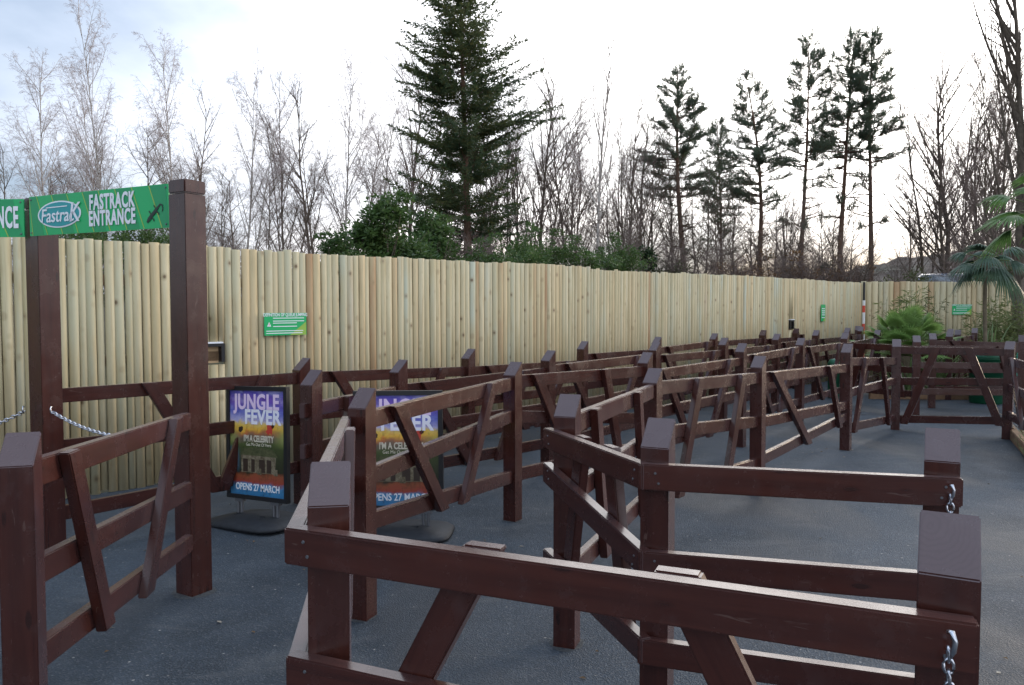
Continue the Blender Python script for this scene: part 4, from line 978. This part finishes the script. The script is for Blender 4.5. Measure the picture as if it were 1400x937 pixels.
BT_ = [
 ('bareC', 18, 33, 215, 1.1, .5, 'low bare tree at the left picture edge'),
 ('bareA', 112, 34, 195, 1.0, 1.5, 'low bare tree between the two leftmost birches'),
 ('bareC', 205, 32, 185, 1.0, 2.6, 'spreading dark bare tree behind the green entrance sign'),
 ('bareA', 272, 34, 150, .8, .1, 'grey bare tree directly behind the tall gate post'),
 ('bareB', 302, 22, 235, .8, .9, 'low twiggy tree close behind the palisade right of the gate post'),
 ('bareB', 392, 25, 135, .9, 4.2, 'dark upright bare tree left of the white-stemmed birch'),
 ('bareA', 428, 30, 130, .9, 5.0, 'fine grey bare tree behind the dark upright one'),
 ('bareC', 372, 17, 250, .9, 2.0, 'crooked olive-brown small tree just above the palisade'),
 ('bareD', 560, 31, 110, 1.0, 3.1, 'bare tree with long arching limbs at the left of the conifer'),
 ('bareB', 600, 28, 170, .8, 1.0, 'bare tree half hidden behind the left skirt of the conifer'),
 ('bareB', 690, 24, 130, .75, .7, 'bare tree touching the right side of the conifer'),
 ('bareD', 738, 25, 112, .9, 2.9, 'fan-shaped bare tree right of the conifer'),
 ('bareA', 775, 29, 135, .8, 4.3, 'bare tree left of the slim white birch'),
 ('bareB', 858, 25, 150, .85, 5.5, 'many-stemmed bare tree right of the slim white birch'),
 ('bareC', 895, 28, 205, .9, 1.1, 'dark bare tree left of the broad lone pine'),
 ('bareC', 962, 27, 230, .9, 3.7, 'tangled bare tree right of the broad lone pine trunk'),
 ('bareC', 1030, 24, 262, 1.0, .4, 'round low bare tree under the layered pine'),
 ('bareA', 1070, 32, 235, .8, 2.4, 'thin bare tree between the layered pine and the tall pines'),
 ('bareC', 1122, 25, 268, .9, 5.1, 'low bare tree between the first two tall pines'),
 ('bareC', 1163, 24, 275, .8, 1.8, 'low bare tree between the last two tall pines'),
 ('bareD', 1290, 28, 105, 1.15, .3, 'wide many-stemmed bare tree right of the pines'),
 ('bareA', 1262, 29, 140, .8, 3.5, 'bare tree behind the left side of the wide many-stemmed one'),
 ('bareD', 1328, 27, 115, .8, 1.2, 'bare tree between the wide many-stemmed one and the right-hand giant'),
 ('bareB', 1362, 22, 60, .8, 4.8, 'tall bare tree next to the giant trunk at the right edge'),
 ('bareA', 660, 34, 160, .8, 2.2, 'faint bare tree behind the conifer trunk'),
 ('bareA', 495, 36, 190, 1.0, .6, 'small distant bare tree behind the laurel'),
 ('bareC', 70, 40, 235, 1.3, 3.0, 'far low bare tree seen over the cut-off sign'),
 ('bareC', 150, 41, 225, 1.3, .7, 'far low bare tree over the left half of the entrance sign'),
 ('bareC', 245, 40, 230, 1.2, 4.4, 'far low bare tree left of the tall gate post'),
 ('bareC', 318, 38, 245, 1.2, 5.6, 'far low bare tree behind the two-stemmed birch'),
 ('bareC', 725, 30, 240, 1.2, 2.7, 'low dark bare tree between the conifer and the fan-shaped one'),
 ('bareC', 835, 31, 235, 1.1, .2, 'low dark bare tree behind the slim white birch'),
 ('bareC', 870, 24, 255, .9, 4.9, 'crooked dark bare tree by the ivy clump'),
 ('bareB', 920, 33, 200, .9, 2.2, 'upright bare tree just left of the lone pine trunk'),
 ('bareC', 948, 33, 260, 1.2, 5.5, 'low dark bare tree behind the lone pine trunk'),
 ('bareC', 1005, 32, 250, 1.2, 1.3, 'low dark bare tree right of the thin short pine'),
 ('bareC', 1055, 31, 260, 1.1, 3.9, 'low spreading tree just right of the layered pine trunk'),
 ('bareC', 1100, 33, 275, 1.1, .9, 'low spreading tree behind the first tall pine trunk'),
 ('bareD', 672, 26, 165, .8, 5.0, 'many-twigged bare tree at the lower right of the conifer'),
 ('bareB', 712, 28, 150, .8, 3.6, 'straight bare tree between the conifer and the fan-shaped one'),
 ('bareD', 790, 32, 175, .8, 4.4, 'pale bare tree directly left of the slim white birch stem'),
 ('bareD', 872, 30, 160, .8, 2.2, 'bare tree behind the many-stemmed one'),
 ('bareB', 842, 27, 170, .8, .9, 'upright bare tree right beside the slim white birch stem'),
 ('bareD', 985, 36, 215, .9, .3, 'distant bare tree behind the thin short pine'),
 ('bareB', 1075, 27, 245, .9, 5.7, 'multi-stemmed low tree left of the first tall pine'),
 ('bareD', 1135, 33, 255, .9, 1.9, 'distant bare tree left of the middle tall pine'),
 ('bareB', 1310, 30, 130, .8, 5.9, 'bare tree rising behind the car roof'),
 ('bareA', 1240, 32, 235, .9, 2.0, 'small bare tree above the far hill'),
 ('bareD', 1350, 30, 120, .8, 3.3, 'bare tree behind the giant trunk'),
]
for k, px, Y, top, sx, rz, lab in BT_: plant(k, 'bare_tree', lab, 'tree', px, Y, top, 8, 'leafless trees beyond the palisade', sx, rz)
plant('bigbare', 'bare_tree', 'giant bare tree with a thick dark trunk at the right picture edge', 'tree', 1391, 17, -120, 13, 'leafless trees beyond the palisade', .9, 1.0)
SC = [(20, 12, 300), (60, 16, 292), (118, 12, 305), (190, 15, 285), (262, 12, 300), (310, 13, 300), (345, 14, 292), (400, 15, 305), (440, 14, 315), (640, 19, 295), (700, 18, 300), (755, 19, 300), (800, 20, 305), (850, 20, 310), (880, 22, 300), (925, 22, 310), (975, 22, 315), (1000, 22, 320), (1050, 23, 322), (1080, 24, 325), (1110, 23, 320), (1140, 24, 325), (1175, 24, 325), (1230, 27, 330), (1318, 44, 300), (1345, 22, 280), (1375, 21, 270)]
WHERE = ['under the cut-off green sign', 'left of the entrance sign behind the posts', 'under the oval logo of the entrance sign', 'behind the lettering of the entrance sign', 'directly right of the tall gate post top', 'right of the two-stemmed birch base', 'above the green queue notice', 'left of the white birch foot', 'at the left foot of the laurel', 'at the foot of the conifer trunk', 'right of the conifer trunk foot', 'below the fan-shaped bare tree', 'left of the white birch foot in the centre', 'right of the central white birch foot', 'beside the ivy-clad stump', 'at the foot of the broad lone pine', 'left of the thin short pine foot', 'right of the thin short pine foot', 'right of the layered pine foot', 'left of the first tall pine foot', 'right of the first tall pine foot', 'left of the second tall pine foot', 'between the last two tall pine feet', 'in front of the far hill', 'behind the car roof, left of the fan palm', 'behind the drooping fan palm', 'at the foot of the giant tree on the right edge']
for (px, Y, top), wh in zip(SC, WHERE): plant('scrub', 'scrub_bush', 'twiggy leafless scrub ' + wh, 'shrub', px, Y, top, 3.2, 'leafless scrub above the palisade', 1.0, px * .37)
GB = [
 ('laurel', 'laurel_bush', 528, 13.5, 272, 3.25, 1.3, .4, 'big glossy green laurel left of the conifer foot'),
 ('laurel', 'laurel_bush', 590, 15.0, 296, 3.25, 1.35, 2.0, 'darker green laurel right under the conifer branches'),
 ('laurel', 'laurel_bush', 464, 12.8, 322, 3.25, 1.25, 4.0, 'small laurel at the left end of the green hedge'),
 ('hedge', 'green_shrub', 668, 14.5, 342, 2.5, 1.2, .2, 'green shrub on the palisade top at the conifer trunk'),
 ('hedge', 'green_shrub', 722, 15.5, 328, 2.5, 1.0, 1.4, 'bright green shrub right of the conifer trunk'),
 ('hedge', 'green_shrub', 770, 16.5, 334, 2.5, 1.3, 2.9, 'green shrub left of the central white birch'),
 ('hedge', 'green_shrub', 846, 18, 338, 2.5, 1.1, 3.9, 'green shrub right of the central white birch'),
 ('hedge', 'green_shrub', 118, 10.4, 308, 2.5, .9, 5.1, 'green shrub seen below the fastrack logo'),
 ('hedge', 'green_shrub', 200, 10.8, 308, 2.5, .9, .9, 'green shrub seen below the word entrance'),
 ('ivy', 'ivy_clump', 883, 21, 325, 2.5, 1.3, 1.0, 'dark ivy clump left of the broad lone pine'),
 ('ivy', 'ivy_clump', 1125, 25, 350, 2.5, 1.5, 2.5, 'dark ivy clump between the tall pines'),
 ('brownshrub', 'brown_shrub', 1085, 24, 350, 2.3, 1.5, .3, 'russet shrub left of the first tall pine foot'),
 ('brownshrub', 'brown_shrub', 1020, 23, 346, 2.3, 1.3, 2.3, 'russet shrub left of the layered pine foot'),
 ('brownshrub', 'brown_shrub', 1313, 30, 364, 2.3, .3, 3.3, 'orange-brown shrub right of the car roof'),
 ('oliveshrub', 'olive_shrub', 1228, 21, 362, 2.3, 1.0, .3, 'yellow-green shrub above the far palisade before the hill'),
 ('oliveshrub', 'olive_shrub', 1375, 20.2, 325, 2.3, .9, 1.3, 'grey-green shrub behind the far right palisade'),
 ('oliveshrub', 'olive_shrub', 912, 22, 342, 2.3, 1.1, 4.3, 'dull green shrub left of the lone pine foot'),
 ('brownshrub', 'brown_shrub', 1160, 25, 352, 2.3, 1.2, 4.1, 'russet shrub at the feet of the last two tall pines'),
]
for k, nm, px, Y, top, mh, sx, rz, lab in GB: plant(k, nm, lab, 'shrub', px, Y, top, mh, 'evergreen growth behind the palisade', sx, rz, part='stem', crown_name='foliage')

# ------------------------------------------------------------------ palms, flax, bamboo in front of the far fence
def fan_leaf(m_, p, d, petiole, blades, L, rng, droop, fold=2.4):
    up_ = Vector((0, 0, 1)); side = d.cross(up_); side = side.normalized() if side.length > .05 else Vector((1, 0, 0)); nrm = side.cross(d).normalized()
    hub = p + d * petiole + Vector((0, 0, -.05 * petiole)); m_.tube([p, p.lerp(hub, .5) + Vector((0, 0, .03)), hub], [.012, .009, .007], 4, 1)
    for k in range(blades):
        a = fold * (k / (blades - 1) - .5) ; v = (d * math.cos(a) + side * math.sin(a)).normalized(); l = L * (1 - .25 * abs(a) / 1.4) * rng.uniform(.9, 1.08); wv = nrm.cross(v).normalized()
        q0 = hub; pts_ = []
        for i in range(5):
            t = i / 4; pts_.append(hub + v * l * t + Vector((0, 0, -droop * l * t * t)) )
        wid = [.006, .017, .019, .013, .001]; b = len(m_.v)
        for i in range(5):
            m_.v += [tuple(pts_[i] - wv * wid[i]), tuple(pts_[i] + nrm * .006 * (i < 4)), tuple(pts_[i] + wv * wid[i])]
        for i in range(4):
            for j in range(2): m_.f.append((b + i * 3 + j, b + i * 3 + j + 1, b + i * 3 + j + 4, b + i * 3 + j + 3)); m_.m.append(0)
def fan_palm(name, label, loc, trunk_h, nleaf, L, pet, droop, seed, m, el=(-.5, 1.2), tr=.07):
    rng = random.Random(seed); t = thing(name, label, 'palm', loc, 0, 'palms in the planted bed'); tb = MB()
    pts_ = [(0.02 * math.sin(i), 0, trunk_h * i / 6) for i in range(7)]; tb.tube(pts_, [tr * (1.1 - .2 * i / 6) for i in range(7)], 9); tb.build('trunk', M['fibre'], t)
    for k in range(nleaf):
        c = MB(); az = k * 2.39996 + rng.uniform(-.2, .2); e = el[0] + (el[1] - el[0]) * ((k + .5) / nleaf); d = Vector((math.cos(az) * math.cos(e), math.sin(az) * math.cos(e), math.sin(e)))
        fan_leaf(c, Vector((0, 0, trunk_h)), d, pet * rng.uniform(.65, 1.25), 20, L * rng.uniform(.85, 1.1), rng, droop * rng.uniform(.7, 1.3)); c.build('frond', [M[m], M['bamboo']], t)
    return t
fan_palm('fan_palm', 'low bushy green palm in front of the far palisade', ((1240 - 700) / 1068 * 14.4, 14.4, 0), .72, 46, .40, .58, .20, 3, 'palm', (.05, 1.52), .09)
fan_palm('fan_palm', 'fan palm with drooping blue-green fronds above the far right palisade', ((1347 - 700) / 1068 * 14.0, 14.0, 0), 2.42, 13, .46, .30, .85, 5, 'palmblue', (-.5, .9), .034)
fan_palm('fan_palm', 'taller fan palm leaning into the right picture edge', ((1424 - 700) / 1068 * 11.5, 11.5, 0), 3.0, 14, .52, .48, .55, 8, 'palmdeep', (-.6, 1.1), .08)
def strap_plant(name, label, loc, n, L, wd, seed, m, cat='plant', spread=.45):
    rng = random.Random(seed); b = MB()
    for k in range(n):
        az = rng.uniform(0, 6.283); e = rng.uniform(.75, 1.5); d = Vector((math.cos(az) * math.cos(e), math.sin(az) * math.cos(e), math.sin(e))); l = L * rng.uniform(.6, 1.1); s = Vector((-d.y, d.x, 0)).normalized(); st = Vector((rng.gauss(0, .05), rng.gauss(0, .05), 0)); base = len(b.v)
        for i in range(6):
            t = i / 5; p_ = st + d * l * t + Vector((math.cos(az), math.sin(az), 0)) * spread * .5 * l * t * t + Vector((0, 0, -spread * .5 * l * t ** 3)); w_ = wd * (.6 + .8 * t) * (1 - t) ** .6 + .001
            b.v += [tuple(p_ - s * w_), tuple(p_ + Vector((0, 0, -w_ * .4))), tuple(p_ + s * w_)]
        for i in range(5):
            for j in range(2): b.f.append((base + i * 3 + j, base + i * 3 + j + 1, base + i * 3 + j + 4, base + i * 3 + j + 3)); b.m.append(0)
    o = b.build(name, M[m]); o.location = loc; tag(o, label, cat, 'strap-leaved plants in the beds'); return o
def at_px(px, Y): return ((px - 700) / 1068 * Y, Y, .02)
strap_plant('flax_plant', 'pale strap-leaved plant right of the low palm', at_px(1283, 13.9), 34, 1.25, .022, 1, 'flax')
strap_plant('flax_plant', 'spiky pale green plant beneath the wide green notice', at_px(1300, 15.2), 30, 1.45, .02, 2, 'flax')
strap_plant('flax_plant', 'tall spiky plant left of the bamboo', at_px(1352, 15.6), 36, 1.6, .022, 3, 'flax')
strap_plant('flax_plant', 'bright low plant visible through the cross barrier rails', at_px(1240, 13.95), 26, .95, .026, 4, 'flax')
strap_plant('dry_plant', 'withered straw-coloured plant at the corner post of the mossy bed', (6.22, 9.42, .07), 14, .42, .010, 5, 'straw')
strap_plant('dry_plant', 'dry grass tuft on the mossy bed at the right edge', (6.35, 9.0, .07), 22, .35, .008, 6, 'straw')
strap_plant('grass_tuft', 'small green tuft at the timber edge of the mossy bed', (5.78, 8.72, .01), 10, .22, .008, 7, 'flax')
def bamboo(label, loc, n, H_, seed, spread, m='bamboo'):
    rng = random.Random(seed); t = thing('bamboo_plant', label, 'bamboo', loc, 0, 'bamboo along the far palisade'); st, lf = MB(), MB()
    for k in range(n):
        p_ = Vector((rng.gauss(0, spread), rng.gauss(0, .12), 0)); q = branch_path(p_, Vector((rng.gauss(0, .08), rng.gauss(0, .08), 1)).normalized(), H_ * rng.uniform(.7, 1.05), 6, .04, rng, -.01); st.tube(q, [.008 * (1 - .6 * i / 6) for i in range(7)], 4)
        for j in range(46):
            u, d = at(q, rng.uniform(.25, .99)); sd_ = (perp(d, rng) + Vector((0, 0, rng.uniform(-.5, .4)))).normalized(); add_leafquads(lf, u + sd_ * rng.uniform(.02, .16), sd_, 2, .16, .022, rng, .45)
    st.build('cane', M['bamboo'], t); lf.build('leaves', M[m], t)
bamboo('yellow-green bamboo clump at the right end of the far palisade', at_px(1385, 16.6), 22, 1.95, 4, .42)
bamboo('bamboo clump beside the tall spiky plant', at_px(1348, 16.6), 12, 1.5, 5, .25)
bamboo('thin yellowish bamboo behind the low palm', at_px(1222, 16.3), 13, 2.1, 6, .35)
bamboo('leafy bamboo right behind the low palm crown', at_px(1262, 16.6), 12, 1.9, 7, .3, 'olive')

# ------------------------------------------------------------------ car on the bank behind the far fence
def car(loc, rz):
    t = thing('parked_car', 'blue car roof showing above the far right palisade', 'car', loc, rz)
    prof = [(-2.05, .35), (-2.1, .62), (-1.95, .85), (-1.05, .96), (-.35, 1.42), (.35, 1.50), (1.25, 1.46), (1.75, 1.05), (2.0, .95), (2.08, .6), (2.0, .35)]
    b = MB(); n = len(prof)
    def hw(z): return .84 if z < .97 else .84 - (z - .97) * .30
    b.add([(x, -hw(z), z) for x, z in prof] + [(x, hw(z), z) for x, z in prof], [tuple(range(n)), tuple(reversed(range(n, 2 * n)))] + [((i + 1) % n, i, i + n, (i + 1) % n + n) for i in range(n)])
    me = b.mesh('body'); bevel_mesh(me, .05, 2); link('body', me, M['carpaint'], t, True)
    w1 = MB(); w1.add([(-1.0, -.70, 1.01), (-1.0, .70, 1.01), (-.40, .64, 1.41), (-.40, -.64, 1.41)], [(0, 1, 2, 3)]); w1.v = [(x - .035, y, z + .02) for x, y, z in w1.v]; w1.build('windscreen', M['glass'], t)
    for s in (-1, 1):
        for xa, xb, ta, tb in ((-.78, .28, -.25, .30), (.38, 1.42, .38, 1.15)):
            g_2 = MB(); z1, z2 = 1.0, 1.38; g_2.add([(xa, s * (hw(z1) + .012), z1), (xb, s * (hw(z1) + .012), z1), (tb, s * (hw(z2) + .012), z2), (ta, s * (hw(z2) + .012), z2)], [(0, 1, 2, 3)]); g_2.build('side_window', M['glass'], t)
        for x in (-1.3, 1.3):
            wv = MB(); wv.lathe([(.0001, -.1), (.2, -.1), (.31, -.09), (.32, -.05), (.32, .05), (.31, .09), (.2, .1), (.0001, .1)], sides=20); wo = wv.build('wheel', M['tyre'], t, True); wo.rotation_euler = (R(90), 0, 0); wo.location = (x, s * .78, .32)
        lm = MB(); lm.box((-2.06, s * .6, .70), (.10, .32, .14)); lm.build('headlight', M['lamp_w'], t); lr = MB(); lr.box((2.04, s * .66, .80), (.08, .22, .2)); lr.build('tail_light', M['lamp_r'], t)
    for x in (-2.09, 2.08):
        bp = MB(); bp.box((x, 0, .42), (.1, 1.6, .2)); bp.build('bumper', M['black'], t)
Yc = 24.0; xc = (1290 - 700) / 1068 * Yc
car((xc, Yc, 1.61 + (421 - 373.5) / 1068 * Yc - 1.50), R(64))
